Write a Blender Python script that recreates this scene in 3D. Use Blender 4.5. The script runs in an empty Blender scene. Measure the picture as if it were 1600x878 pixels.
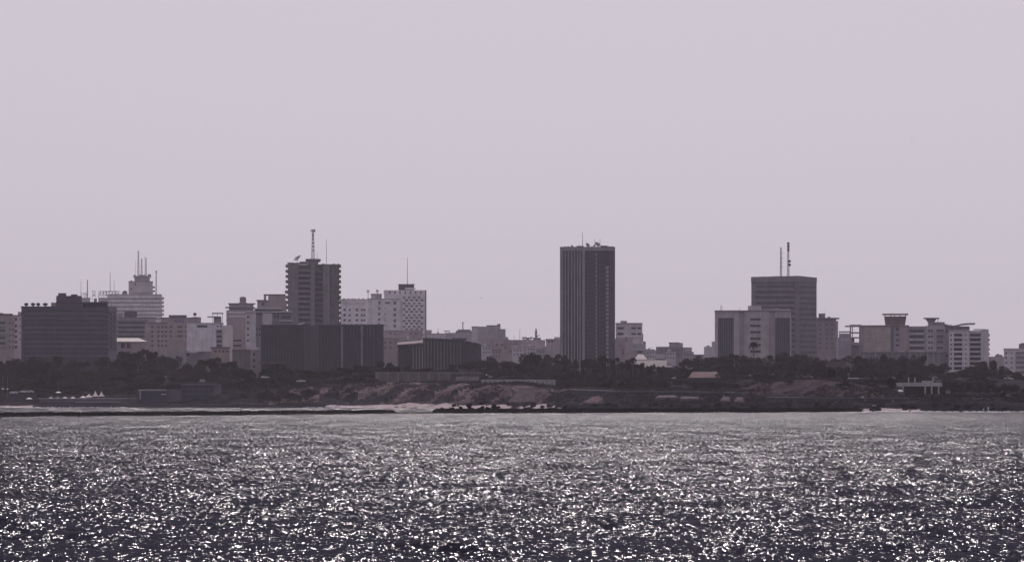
import bpy, bmesh, math, random
import numpy as np
from mathutils import Vector, Matrix

random.seed(7)
SC = bpy.context.scene
COL = SC.collection
F = 5692.0          # focal length in photo pixels (1600 wide)
EYE = 5.4           # eye height above the sea, standing on a boat
HORIZ = 620.0       # photo row of the true horizon
R = math.radians

# ------------------------------------------------------------------ camera
cam_d = bpy.data.cameras.new('camera')
cam = bpy.data.objects.new('camera', cam_d); COL.objects.link(cam)
cam.location = (0, 0, EYE)
cam.rotation_euler = (R(90), 0, 0)
cam_d.sensor_width = 36.0
cam_d.lens = 36.0 * F / 1600.0
cam_d.shift_y = (HORIZ - 439.0) / 1600.0
cam_d.clip_start = 1.0
cam_d.clip_end = 40000.0
SC.camera = cam

# ------------------------------------------------------------------ sky, sun, exposure
SUN_EL, SUN_AZ = 47.0, 2.0      # degrees; azimuth to the right of straight ahead (+Y)
w = bpy.data.worlds.new('World'); SC.world = w; w.use_nodes = True
nt = w.node_tree; nt.nodes.clear()
sky = nt.nodes.new('ShaderNodeTexSky'); sky.sky_type = 'NISHITA'
sky.sun_disc = False
sky.sun_elevation = R(SUN_EL); sky.sun_rotation = R(SUN_AZ)
sky.altitude = 0; sky.air_density = 1.0; sky.dust_density = 4.0; sky.ozone_density = 1.0
hs = nt.nodes.new('ShaderNodeHueSaturation'); hs.inputs['Saturation'].default_value = 0.12
mul = nt.nodes.new('ShaderNodeMix'); mul.data_type = 'RGBA'; mul.blend_type = 'MULTIPLY'
mul.inputs[0].default_value = 1.0
mul.inputs[7].default_value = (0.99, 0.93, 1.035, 1)
bg = nt.nodes.new('ShaderNodeBackground'); bg.inputs['Strength'].default_value = 0.081
wo = nt.nodes.new('ShaderNodeOutputWorld')
nt.links.new(sky.outputs[0], hs.inputs['Color'])
nt.links.new(hs.outputs[0], mul.inputs[6])
# thick dusty air evens the whole dome out to one pale lavender grey
flat = nt.nodes.new('ShaderNodeMix'); flat.data_type = 'RGBA'; flat.inputs[0].default_value = 0.79
flat.inputs[7].default_value = (7.25, 6.65, 7.5, 1)
nt.links.new(mul.outputs[2], flat.inputs[6])
nt.links.new(flat.outputs[2], bg.inputs[0])
nt.links.new(bg.outputs[0], wo.inputs[0])

sd = bpy.data.lights.new('sun', 'SUN'); sd.energy = 3.5; sd.angle = R(0.55); sd.color = (1.0, 0.915, 0.86)
sun = bpy.data.objects.new('sun', sd); COL.objects.link(sun)
_d = Vector((math.sin(R(SUN_AZ)) * math.cos(R(SUN_EL)), math.cos(R(SUN_AZ)) * math.cos(R(SUN_EL)), math.sin(R(SUN_EL))))
sun.rotation_euler = _d.to_track_quat('Z', 'Y').to_euler()
sun.location = (300, 1500, 900)

SC.view_settings.view_transform = 'Standard'
SC.view_settings.look = 'None'
SC.view_settings.exposure = 0.0
SC.view_settings.gamma = 1.0
SC.view_settings.use_curve_mapping = False
SC.render.engine = 'CYCLES'
SC.cycles.max_bounces = 4
SC.cycles.diffuse_bounces = 2
SC.cycles.glossy_bounces = 2
SC.cycles.volume_bounces = 0
SC.cycles.use_denoising = True
SC.cycles.sample_clamp_direct = 0
SC.cycles.sample_clamp_indirect = 1.5
SC.cycles.caustics_reflective = False
SC.cycles.caustics_refractive = False
SC.cycles.filter_width = 1.5
SC.cycles.use_adaptive_sampling = False
# ------------------------------------------------------------------ helpers
def X(px, Y): return (px - 800.0) / F * Y
def Z(py, Y): return EYE + (HORIZ - py) / F * Y

def vnoise(x, y, seed=0):
    x = np.asarray(x, float); y = np.asarray(y, float)
    xi = np.floor(x).astype(np.int64); yi = np.floor(y).astype(np.int64)
    fx = x - xi; fy = y - yi
    fx = fx * fx * (3 - 2 * fx); fy = fy * fy * (3 - 2 * fy)
    def h(a, b):
        n = (a * 374761393 + b * 668265263 + seed * 144665) & 0x7fffffff
        n = ((n ^ (n >> 13)) * 1274126177) & 0x7fffffff
        return ((n ^ (n >> 16)) & 0xffff) / 65535.0
    return (h(xi, yi) * (1 - fx) + h(xi + 1, yi) * fx) * (1 - fy) + (h(xi, yi + 1) * (1 - fx) + h(xi + 1, yi + 1) * fx) * fy

_mats = {}
def mat(name, rgb=None, rough=0.8, var=0.25, scale=0.25, spec=0.3, streak=True):
    """base colour with soft blotches, weather streaks running down and fine grain"""
    if name in _mats: return _mats[name]
    lum = .3 * rgb[0] + .6 * rgb[1] + .1 * rgb[2]                  # colours muted; blue cast of the shadows put in, darkest tones most
    rgb = tuple((lum * .38 + c * .62) * k for c, k in zip(rgb, (.965, .94, 1.3 if lum < .1 else 1.12 if lum < .3 else 1.05)))
    m = bpy.data.materials.new(name); m.use_nodes = True
    t = m.node_tree; L = t.links.new
    pr = t.nodes['Principled BSDF']
    pr.inputs['Roughness'].default_value = rough
    pr.inputs['Specular IOR Level'].default_value = spec
    ge = t.nodes.new('ShaderNodeNewGeometry')
    n1 = t.nodes.new('ShaderNodeTexNoise'); n1.inputs['Scale'].default_value = scale; n1.inputs['Detail'].default_value = 4
    L(ge.outputs['Position'], n1.inputs['Vector'])
    mp = t.nodes.new('ShaderNodeMapping'); mp.inputs['Scale'].default_value = (0.9, 0.9, 0.06 if streak else 0.9)
    L(ge.outputs['Position'], mp.inputs['Vector'])
    n2 = t.nodes.new('ShaderNodeTexNoise'); n2.inputs['Scale'].default_value = 1.0; n2.inputs['Detail'].default_value = 3
    L(mp.outputs[0], n2.inputs['Vector'])
    ad = t.nodes.new('ShaderNodeMath'); ad.operation = 'ADD'
    L(n1.outputs[0], ad.inputs[0]); L(n2.outputs[0], ad.inputs[1])
    mr = t.nodes.new('ShaderNodeMapRange')
    mr.inputs['From Min'].default_value = 0.65; mr.inputs['From Max'].default_value = 1.35
    mr.inputs['To Min'].default_value = 1 - var * 1.3; mr.inputs['To Max'].default_value = 1 + var * 0.7
    L(ad.outputs[0], mr.inputs[0])
    mu = t.nodes.new('ShaderNodeVectorMath'); mu.operation = 'SCALE'
    mu.inputs[0].default_value = rgb
    L(mr.outputs[0], mu.inputs['Scale'])
    L(mu.outputs[0], pr.inputs['Base Color'])
    _mats[name] = m
    return m

ORI = {}
def ori(o): return ORI.get(o.name, Vector((0, 0, 0))) if o else Vector((0, 0, 0))
def tag(o, label=None, cat=None, group=None, kind=None):
    if label: o['label'] = label
    if cat: o['category'] = cat
    if group: o['group'] = group
    if kind: o['kind'] = kind
    return o
def link(name, data, parent, at):
    o = bpy.data.objects.new(name, data); COL.objects.link(o)
    if parent: o.parent = parent
    o.location = Vector(at) - ori(parent)
    ORI[o.name] = Vector(at)
    return o
def thing(name, label, cat, at, group=None):
    return tag(link(name, None, None, at), label, cat, group, 'thing' if name.endswith('wall') else None)

_boxes = {}
def box(parent, name, x0, x1, y0, y1, z0, z1, m):
    sx, sy, sz = x1 - x0, y1 - y0, z1 - z0
    k = (round(sx, 2), round(sy, 2), round(sz, 2), m.name)
    me = _boxes.get(k)
    if me is None:
        me = bpy.data.meshes.new(name)
        a, b, c = sx / 2, sy / 2, sz / 2
        me.from_pydata([(i * a, j * b, l * c) for l in (-1, 1) for j in (-1, 1) for i in (-1, 1)], [],
                       [(0, 2, 3, 1), (4, 5, 7, 6), (0, 1, 5, 4), (2, 6, 7, 3), (0, 4, 6, 2), (1, 3, 7, 5)])
        me.materials.append(m); _boxes[k] = me
    return link(name, me, parent, ((x0 + x1) / 2, (y0 + y1) / 2, (z0 + z1) / 2))

class MB:
    def __init__(s): s.v = []; s.f = []
    def add(s, vs, fs):
        n = len(s.v); s.v += [tuple(p) for p in vs]; s.f += [tuple(i + n for i in f) for f in fs]; return s
    def box(s, x0, x1, y0, y1, z0, z1):
        return s.add([(x, y, z) for z in (z0, z1) for y in (y0, y1) for x in (x0, x1)],
                     [(0, 2, 3, 1), (4, 5, 7, 6), (0, 1, 5, 4), (2, 6, 7, 3), (0, 4, 6, 2), (1, 3, 7, 5)])
    def prism(s, pts, z0, z1):
        """pts counter-clockwise seen from above; z0, z1 numbers or one value per point"""
        n = len(pts); g = lambda z, i: z[i] if hasattr(z, '__len__') else z
        return s.add([(p[0], p[1], g(z0, i)) for i, p in enumerate(pts)] + [(p[0], p[1], g(z1, i)) for i, p in enumerate(pts)],
                     [tuple(reversed(range(n))), tuple(range(n, 2 * n))] + [(i, (i + 1) % n, n + (i + 1) % n, n + i) for i in range(n)])
    def tube(s, p0, p1, r0, r1=None, n=6):
        p0, p1 = Vector(p0), Vector(p1); r1 = r0 if r1 is None else r1
        q = (p1 - p0).to_track_quat('Z', 'Y')
        c = [q @ Vector((math.cos(6.28318 * i / n), math.sin(6.28318 * i / n), 0)) for i in range(n)]
        return s.add([p0 + a * r0 for a in c] + [p1 + a * r1 for a in c],
                     [tuple(reversed(range(n))), tuple(range(n, 2 * n))] + [(i, (i + 1) % n, n + (i + 1) % n, n + i) for i in range(n)])
    def lathe(s, base, axis, prof, n=14):
        """prof: list of (distance along axis, radius)"""
        base = Vector(base); q = Vector(axis).to_track_quat('Z', 'Y')
        vs = [base + q @ Vector((r * math.cos(6.28318 * i / n), r * math.sin(6.28318 * i / n), h)) for h, r in prof for i in range(n)]
        fs = [(a * n + i, a * n + (i + 1) % n, a * n + n + (i + 1) % n, a * n + n + i) for a in range(len(prof) - 1) for i in range(n)]
        k = len(prof) - 1
        return s.add(vs, fs + [tuple(reversed(range(n))), tuple(k * n + i for i in range(n))])
    def build(s, name, m, parent, at=None, smooth=False):
        o0 = Vector(at) if at is not None else (ori(parent) if parent else Vector(s.v[0]))
        me = bpy.data.meshes.new(name)
        me.from_pydata([tuple(Vector(p) - o0) for p in s.v], [], s.f); me.update()
        if m: me.materials.append(m)
        if smooth: me.polygons.foreach_set('use_smooth', [True] * len(me.polygons))
        return link(name, me, parent, o0)

# shoreline: world x -> distance of the waterline from the camera
SHX = [-3000, -600, -262, -160, -63, 12, 100, 125, 184, 400, 3000]
SHY = [2100, 1930, 1866, 1846, 1806, 1650, 1425, 1345, 1318, 1290, 1250]
TK = [-30, 0, 8, 22, 40, 60, 100, 180, 350, 800, 5000]
PX = [-600, -262, -190, -110, -63, 5, 30, 95, 108, 122, 140, 155, 184, 600]
PZ = [[-3, 0, .8, 2, 3.5, 6, 9, 13, 18, 20, 22], [-3, 0, .8, 1.8, 3, 5, 8, 12, 17, 20, 22], [-3, 0, 1, 2, 4, 6, 9, 13, 17, 20, 22],
      [-3, 0, 1, 2.2, 8, 11, 12.5, 14, 17, 20, 22], [-3, 0, 1.3, 3.2, 10, 12.5, 13, 14, 17, 20, 22], [-3, 0, 1.3, 3.2, 8.5, 11, 12, 13, 15, 19, 22],
      [-3, 0, 1, 2.4, 4.5, 7.8, 8.2, 8.8, 11, 17, 22], [-3, 0, 1, 2.4, 4.0, 7.2, 7.8, 9, 11, 17, 22], [-3, 0, 1.2, 2.6, 3.2, 6.5, 11.5, 12.5, 13, 17, 22],
      [-3, 0, 1.2, 2.6, 3.2, 6.0, 12, 13, 13, 17, 22], [-3, 0, 1.2, 2.8, 3.4, 6, 10, 11.5, 12, 17, 22], [-3, 0, 1.2, 2.8, 3.4, 4.6, 5.2, 6, 10, 17, 22],
      [-3, 0, 1.2, 2.8, 3.4, 4.6, 5.2, 6, 10, 17, 22], [-3, 0, 1.2, 2.8, 3.4, 4.6, 5.2, 6, 10, 17, 22]]
_PZ = np.array(PZ)
def shore(x): return np.interp(x, SHX, SHY)
def ground_np(x, t):
    cols = np.stack([np.interp(t, TK, _PZ[i]) for i in range(len(PX))], 0)
    j = np.clip(np.searchsorted(PX, x) - 1, 0, len(PX) - 2)
    a = np.clip((x - np.array(PX)[j]) / (np.array(PX)[j + 1] - np.array(PX)[j]), 0, 1)
    idx = np.arange(x.size)
    return cols[j, idx] * (1 - a) + cols[j + 1, idx] * a
def ground(x, y):
    return float(ground_np(np.array([x]), np.array([y - shore(x)]))[0])
# ------------------------------------------------------------------ the sea
def sea_mesh():
    rng = np.random.RandomState(3)
    # rows: distance from the camera; dense where the waves can be made out
    ys = [-900.0, -300.0, 20.0, 60.0, 90.0]
    y = 104.0
    while y < 330: ys.append(y); y += 0.30
    st = 0.30
    while y < 2150: ys.append(y); y += st; st *= 1.0042
    ys += [2500.0]
    ys = np.array(ys)
    us = np.linspace(-0.158, 0.158, 400)
    n, m = len(ys), len(us)
    Yg = np.repeat(ys[:, None], m + 4, 1)
    Xg = np.empty((n, m + 4))
    yy = np.maximum(ys, 60.0)
    Xg[:, 2:-2] = yy[:, None] * us[None, :]
    Xg[:, 1] = Xg[:, 2] - 200; Xg[:, 0] = -3000
    Xg[:, -2] = Xg[:, -3] + 200; Xg[:, -1] = 3000
    Z = np.zeros_like(Xg)
    step = np.gradient(ys)[:, None]
    dx = np.maximum(yy[:, None] * (us[1] - us[0]), step)
    for k in range(46):
        L = 1.3 * (22.0 / 1.3) ** (k / 45.0)
        th = R(-80) + rng.normal(0, 0.5)          # wave trains mostly run across towards the camera
        kx, ky = math.cos(th) * 2 * math.pi / L, math.sin(th) * 2 * math.pi / L
        A = SEA_AMP * L ** 0.5
        ph = rng.uniform(0, 6.28)
        fade = np.clip((L / dx - 2.5) / 2.5, 0, 1)
        p = kx * Xg + ky * Yg + ph + 0.8 * np.sin(0.05 * Xg + k) * np.cos(0.043 * Yg + 2 * k)
        Z += A * fade * np.cos(p)
    Z = Z + 0.35 * np.abs(Z) * Z                     # sharper crests
    Z[:, :2] = 0; Z[:, -2:] = 0; Z[:5] = 0; Z[-1] = 0
    Z -= 0.0
    V = np.stack([Xg, Yg, Z], -1).reshape(-1, 3)
    M = m + 4
    i = np.arange(n - 1)[:, None] * M + np.arange(M - 1)[None, :]
    Q = np.stack([i, i + 1, i + M + 1, i + M], -1).reshape(-1, 4)
    me = bpy.data.meshes.new('sea')
    me.vertices.add(len(V)); me.vertices.foreach_set('co', V.ravel())
    me.loops.add(Q.size); me.loops.foreach_set('vertex_index', Q.ravel())
    me.polygons.add(len(Q)); me.polygons.foreach_set('loop_start', np.arange(0, Q.size, 4))
    me.polygons.foreach_set('loop_total', np.full(len(Q), 4))
    me.polygons.foreach_set('use_smooth', np.ones(len(Q), bool))
    me.update(); me.validate()
    return me

def sea_material():
    m = bpy.data.materials.new('sea_water'); m.use_nodes = True
    t = m.node_tree; t.nodes.clear(); L = t.links.new
    out = t.nodes.new('ShaderNodeOutputMaterial')
    df = t.nodes.new('ShaderNodeBsdfDiffuse'); df.inputs['Color'].default_value = (0.006, 0.0055, 0.014, 1)
    gl = t.nodes.new('ShaderNodeBsdfGlossy'); gl.inputs['Roughness'].default_value = SEA_ROUGH
    gl.inputs['Color'].default_value = (0.95, 0.95, 1, 1)
    fr = t.nodes.new('ShaderNodeFresnel'); fr.inputs['IOR'].default_value = 1.333
    fm = t.nodes.new('ShaderNodeMath'); fm.operation = 'MULTIPLY_ADD'
    fm.inputs[1].default_value = SEA_FRES; fm.inputs[2].default_value = 0.012
    mx = t.nodes.new('ShaderNodeMixShader')
    tc = t.nodes.new('ShaderNodeNewGeometry')
    acc = None
    sp = t.nodes.new('ShaderNodeSeparateXYZ'); L(tc.outputs['Position'], sp.inputs[0])
    for sc, amp, det, ax, ramp in SEA_SLOPES:
        mp = t.nodes.new('ShaderNodeMapping'); mp.inputs['Scale'].default_value = (sc * ax, sc, sc)
        mp.inputs['Rotation'].default_value = (0, 0, R(17 * amp * 10))
        L(tc.outputs['Position'], mp.inputs['Vector'])
        nz = t.nodes.new('ShaderNodeTexNoise'); nz.inputs['Scale'].default_value = 1.0
        nz.inputs['Detail'].default_value = det; nz.inputs['Roughness'].default_value = 0.6
        L(mp.outputs[0], nz.inputs['Vector'])
        sb = t.nodes.new('ShaderNodeVectorMath'); sb.operation = 'SUBTRACT'; sb.inputs[1].default_value = (0.5, 0.5, 0.5)
        L(nz.outputs['Color'], sb.inputs[0])
        ml = t.nodes.new('ShaderNodeVectorMath'); ml.operation = 'MULTIPLY'; ml.inputs[1].default_value = (amp * 1.15, amp, 0)
        L(sb.outputs[0], ml.inputs[0])
        for y0, y1, a0, a1 in ramp:                        # chop inshore gives way to longer wave groups further out
            rp = t.nodes.new('ShaderNodeMapRange'); rp.inputs['From Min'].default_value = y0; rp.inputs['From Max'].default_value = y1
            rp.inputs['To Min'].default_value = a0; rp.inputs['To Max'].default_value = a1
            L(sp.outputs[1], rp.inputs[0]); vs = t.nodes.new('ShaderNodeVectorMath'); vs.operation = 'SCALE'
            L(ml.outputs[0], vs.inputs[0]); L(rp.outputs[0], vs.inputs['Scale']); ml = vs
        if acc is None: acc = ml
        else:
            ad = t.nodes.new('ShaderNodeVectorMath'); ad.operation = 'ADD'
            L(acc.outputs[0], ad.inputs[0]); L(ml.outputs[0], ad.inputs[1]); acc = ad
    ad = t.nodes.new('ShaderNodeVectorMath'); ad.operation = 'ADD'
    L(acc.outputs[0], ad.inputs[0]); L(tc.outputs['Normal'], ad.inputs[1])
    ab = t.nodes.new('ShaderNodeVectorMath'); ab.operation = 'ADD'   # normals tilted seaward, more so far out, to brighten the distant glitter
    L(ad.outputs[0], ab.inputs[0]); ad = ab
    mr = t.nodes.new('ShaderNodeMapRange'); mr.inputs['From Min'].default_value = 130; mr.inputs['From Max'].default_value = 900
    mr.inputs['To Min'].default_value = -SEA_LEAN[0]; mr.inputs['To Max'].default_value = -SEA_LEAN[1]
    L(sp.outputs[1], mr.inputs[0]); cb = t.nodes.new('ShaderNodeCombineXYZ'); L(mr.outputs[0], cb.inputs[1]); L(cb.outputs[0], ab.inputs[1])
    no = t.nodes.new('ShaderNodeVectorMath'); no.operation = 'NORMALIZE'
    L(ad.outputs[0], no.inputs[0]); [L(no.outputs[0], s) for s in (gl.inputs['Normal'], fr.inputs['Normal'])]
    L(fr.outputs[0], fm.inputs[0]); L(fm.outputs[0], mx.inputs[0])
    L(df.outputs[0], mx.inputs[1]); L(gl.outputs[0], mx.inputs[2])
    L(mx.outputs[0], out.inputs['Surface'])
    return m

SEA_SLOPES = [(0.25, 0.4, 2.0, 0.8, ()), (2.8, 1.25, 1.0, 1.4, ()), (9.0, 0.6, 0.0, 1.3, ())]
SEA_AMP, SEA_ROUGH, SEA_FRES, SEA_LEAN = 0.0095, 0.095, 0.08, (0.12, 0.33)
sea = bpy.data.objects.new('sea', sea_mesh()); COL.objects.link(sea)
sea.data.materials.append(sea_material())
sea['kind'] = 'structure'; sea['label'] = 'choppy dark sea glittering in the sun'
# ------------------------------------------------------------------ land
def build_land():
    xs = np.concatenate([[-3000, -1500, -800, -500], np.arange(-340, 341, 2.0), [500, 800, 1500, 3000]])
    ts = np.concatenate([np.arange(-12, 66, 1.5), np.arange(66, 420, 6.0), [450, 500, 600, 700, 850, 1000, 1500, 2500, 5000]])
    Tg, Xg = np.meshgrid(ts, xs, indexing='ij')
    Yg = Tg + shore(Xg)
    Zg = ground_np(Xg.ravel(), Tg.ravel()).reshape(Xg.shape)
    w_ = np.clip((Tg - 4) / 14, 0, 1)
    steep = np.exp(-((Tg - 34) / 22.0) ** 2)
    nz = lambda s, k: vnoise(Xg * s, Yg * s, k) - 0.5
    Zg += w_ * (nz(0.08, 1) * 1.4 + nz(0.25, 2) * 0.9 + nz(0.6, 3) * 0.5) * (0.5 + 1.3 * steep)
    Zg += (1 - w_) * (nz(0.3, 5) * 0.25) * (Tg > -3)
    gul = np.abs(vnoise(Xg * 0.11 + nz(0.2, 7), Yg * 0.03, 8) - 0.5)      # gullies cut down the bank
    Zg -= w_ * steep * np.clip(0.16 - gul, 0, 1) * 14
    n, m = Xg.shape
    V = np.stack([Xg, Yg, Zg], -1).reshape(-1, 3)
    i = np.arange(n - 1)[:, None] * m + np.arange(m - 1)[None, :]
    Q = np.stack([i, i + 1, i + m + 1, i + m], -1).reshape(-1, 4)
    me = bpy.data.meshes.new('land')
    me.from_pydata(V.tolist(), [], Q.tolist())
    me.materials.append(mat('dry_scrub_ground', (0.028, 0.024, 0.024), 1.0, 0.55, 0.12, 0.0, False))
    me.materials.append(mat('red_earth_bank', (0.13, 0.086, 0.06), 1.0, 0.75, 0.16, 0.0, False))
    me.materials.append(mat('beach_sand', (0.33, 0.26, 0.215), 1.0, 0.2, 0.3, 0.0, False))
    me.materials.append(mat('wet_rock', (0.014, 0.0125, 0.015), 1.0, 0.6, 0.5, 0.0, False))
    me.materials.append(mat('red_brown_soil', (0.06, 0.04, 0.034), 1.0, 0.8, 0.2, 0.0, False))
    cx = 0.25 * (Xg[:-1, :-1] + Xg[1:, 1:] + Xg[:-1, 1:] + Xg[1:, :-1]); ct = 0.5 * (Tg[:-1, :-1] + Tg[1:, 1:])
    cy = ct + shore(cx)
    mi = np.zeros(cx.shape, int)
    patch = vnoise(cx * 0.045, cy * 0.06, 21) * 0.65 + vnoise(cx * 0.2, cy * 0.2, 22) * 0.35
    mi[(ct > 20) & (ct < 62) & (patch > 0.47) & (cx > -125) & (cx < 40)] = 1
    mi[(ct > 55) & (ct < 150) & (patch > 0.42) & (cx > 96) & (cx < 150)] = 4
    edge = 13 + 8 * (vnoise(cx * 0.1, cy * 0, 23) - 0.5)
    mi[(ct < edge) & (cx > -92) & (cx < 22) & (vnoise(cx * .3, cy * .3, 24) < .8)] = 2
    mi[(ct < 12) & (cx < -246)] = 2
    mi[(ct < 20) & (cx >= 22)] = 3
    mi[(ct < 14) & (cx > -246) & (cx < -92)] = 3
    mi[(ct < 7) & (cx > 120) & (cx < 150)] = 2
    me.polygons.foreach_set('material_index', mi.ravel())
    me.update()
    o = link('land', me, None, (0, 0, 0)); tag(o, 'scrubby coast rising from the shore to the city', kind='structure')
build_land()

def rock_mesh(seed, sub=2):
    bm = bmesh.new(); bmesh.ops.create_icosphere(bm, subdivisions=sub, radius=1.0)
    r = random.Random(seed); k = [(Vector((r.uniform(-1, 1), r.uniform(-1, 1), r.uniform(-1, 1))).normalized(), r.uniform(.45, .95)) for _ in range(9)]
    for v in bm.verts:
        for d, h in k:                                  # flat broken faces
            a = v.co.dot(d)
            if a > h: v.co -= d * (a - h) * 0.9
        v.co *= 1 + r.uniform(-.06, .06)
    me = bpy.data.meshes.new('rock'); bm.to_mesh(me); bm.free()
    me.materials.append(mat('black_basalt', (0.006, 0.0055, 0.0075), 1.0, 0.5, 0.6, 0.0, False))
    return me
ROCKS = [rock_mesh(s) for s in range(6)]

BWX = [(-60, 990), (0, 1000), (150, 1030), (300, 1065), (376, 1085), (460, 1110), (560, 1140), (617, 1165), (680, 1195), (720, 1210), (800, 1228), (950, 1245), (1100, 1262), (1200, 1278), (1290, 1305), (1345, 1338)]
def bw_y(px): return float(np.interp(px, [p for p, _ in BWX], [y for _, y in BWX]))
def breakwater():
    """the long low mole: a rubble mound with a flat worn top; one stretch ends at a gap, the other runs to the shore"""
    rr = random.Random(5)
    def mound(p0, p1, name, label, top):
        Yc = bw_y((p0 + p1) / 2)
        t = thing(name, label, 'breakwater', (X((p0 + p1) / 2, Yc), Yc, 0))
        m = MB(); n = int((p1 - p0) / 2.0); ring = []
        for i in range(n + 1):
            px = p0 + (p1 - p0) * i / n; y = bw_y(px); x = X(px, y)
            h = top(px) * (0.88 + 0.24 * float(vnoise(px * 0.13, 0.5, 31))) + 0.25 * (float(vnoise(px * 0.9, 3.5, 32)) - .5)
            taper = min(1, (i + .4) / 4, (n - i + .4) / 4)
            h = max(h * taper, 0.02)
            ring.append([(x, y - 3.2, -1.2), (x, y - 2.4 + rr.uniform(-.4, .4), 0.25 * h), (x, y - 1.5 + rr.uniform(-.3, .3), h * rr.uniform(.9, 1)), (x, y + 1.6, h), (x, y + 4, -1.2)])
        vs = [p for r_ in ring for p in r_]
        fs = [(a * 5 + k, (a + 1) * 5 + k, (a + 1) * 5 + k + 1, a * 5 + k + 1) for a in range(n) for k in range(4)]
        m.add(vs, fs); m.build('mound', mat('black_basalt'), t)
        return t
    a = mound(-60, 620, 'breakwater', 'low black rock breakwater running from the left edge to the gap', lambda p: 1.15 + 0.3 * np.interp(p, [0, 300, 600], [0, .3, .7]))
    b = mound(604, 690, 'rock_reef', 'almost awash black reef across the gap in the breakwater', lambda p: 0.45)
    c = mound(672, 1350, 'breakwater', 'low black rock breakwater joined to the shore, boulders heaped at its tip', lambda p: 1.55)
    for t, p0, p1, k, s0, s1, lift in ((a, -10, 610, 46, .4, .8, .75), (c, 700, 1330, 46, .5, 1.0, 1.0)):
        for i in range(k):
            px = rr.uniform(p0, p1); y = bw_y(px) + rr.uniform(-1.2, 1.5); s = rr.uniform(s0, s1)
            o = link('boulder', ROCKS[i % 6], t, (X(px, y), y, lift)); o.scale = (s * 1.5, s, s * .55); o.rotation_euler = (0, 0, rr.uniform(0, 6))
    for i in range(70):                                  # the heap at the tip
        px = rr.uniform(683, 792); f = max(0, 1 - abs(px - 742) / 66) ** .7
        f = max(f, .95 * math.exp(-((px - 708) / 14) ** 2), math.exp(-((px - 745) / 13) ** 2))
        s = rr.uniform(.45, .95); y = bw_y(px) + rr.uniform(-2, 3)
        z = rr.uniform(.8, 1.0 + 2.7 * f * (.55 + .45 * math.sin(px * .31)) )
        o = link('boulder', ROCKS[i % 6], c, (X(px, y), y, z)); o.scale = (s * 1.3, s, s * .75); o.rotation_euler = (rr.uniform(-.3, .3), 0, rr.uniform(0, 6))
    p = thing('marker_post', 'thin dark marker post standing on the left breakwater', 'post', (X(376, 1085), 1085, 0.9))
    MB().tube((X(376, 1085), 1085, .6), (X(376, 1085), 1085, 2.9), .12).build('pole', mat('dark_iron', (.03, .03, .035), .6), p)
    MB().lathe((X(376, 1085), 1085, 2.9), (0, 0, 1), [(0, .1), (.1, .28), (.5, .28), (.6, .05)], 8).build('top_mark', mat('dark_iron'), p)
breakwater()

def shore_boulders():
    rr = random.Random(9)
    for i in range(150):
        px = rr.uniform(815, 1600)
        x0 = X(px, np.interp(px, [840, 1200, 1330, 1600], [1640, 1420, 1345, 1315])); y = float(shore(x0)) + rr.uniform(-2.5, 16); x = X(px, y)
        s = rr.uniform(.5, 1.5)
        zone = 'below the dark retaining wall' if px < 1190 else ('below the red earth slope' if px < 1390 else 'below the white pavilion')
        o = link('shore_boulder', ROCKS[i % 6], None, (x, y, ground(x, y) + .2 * s)); o.scale = (s * 1.3, s, s * .7); o.rotation_euler = (0, 0, rr.uniform(0, 6))
        tag(o, 'dark boulder among the rocks along the waterline ' + zone, 'boulder', 'boulders along the waterline ' + zone)
shore_boulders()

def foam():
    rr = random.Random(4); m = MB()
    def lump(x, y, w, h):
        n = 7
        for k in range(n):
            a = x + w * (k / (n - 1) - .5) ; hh = h * math.sin(math.pi * (k + .5) / n) * rr.uniform(.5, 1.1)
            m.lathe((a, y + rr.uniform(-.6, .6), -.15), (0, 0, 1), [(0, w * .13), (hh * .6 + .15, w * .11), (hh + .15, w * .03)], 6)
    for px in np.arange(475, 575, 3.0):
        y = float(shore(X(px, 1810))) - rr.uniform(3, 9); lump(X(px, y), y, rr.uniform(.8, 1.8), rr.uniform(.1, .45) + (1.5 if 509 < px < 515 else 0) + (.6 if 528 < px < 533 else 0))
    for px in np.arange(1315, 1610, 2.6):
        y = float(shore(X(px, 1330))) - rr.uniform(1, 9); lump(X(px, y), y, rr.uniform(.8, 2.2), rr.uniform(.12, .42))
    for px in np.arange(5, 200, 3.5):
        y = float(shore(X(px, 1850))) - rr.uniform(1, 5); lump(X(px, y), y, rr.uniform(.8, 1.8), rr.uniform(.08, .4))
    for px in np.arange(815, 1310, 9.0):
        y = bw_y(px) + 4 + rr.uniform(0, 3); lump(X(px, y), y, rr.uniform(.6, 1.5), rr.uniform(.9, 1.5))
    tag(m.build('surf_foam', mat('white_foam', (.75, .75, .78), .6, .1), None, (0, 1500, 0), True), 'white surf breaking along the shoreline', 'foam', kind='stuff')
foam()
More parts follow.
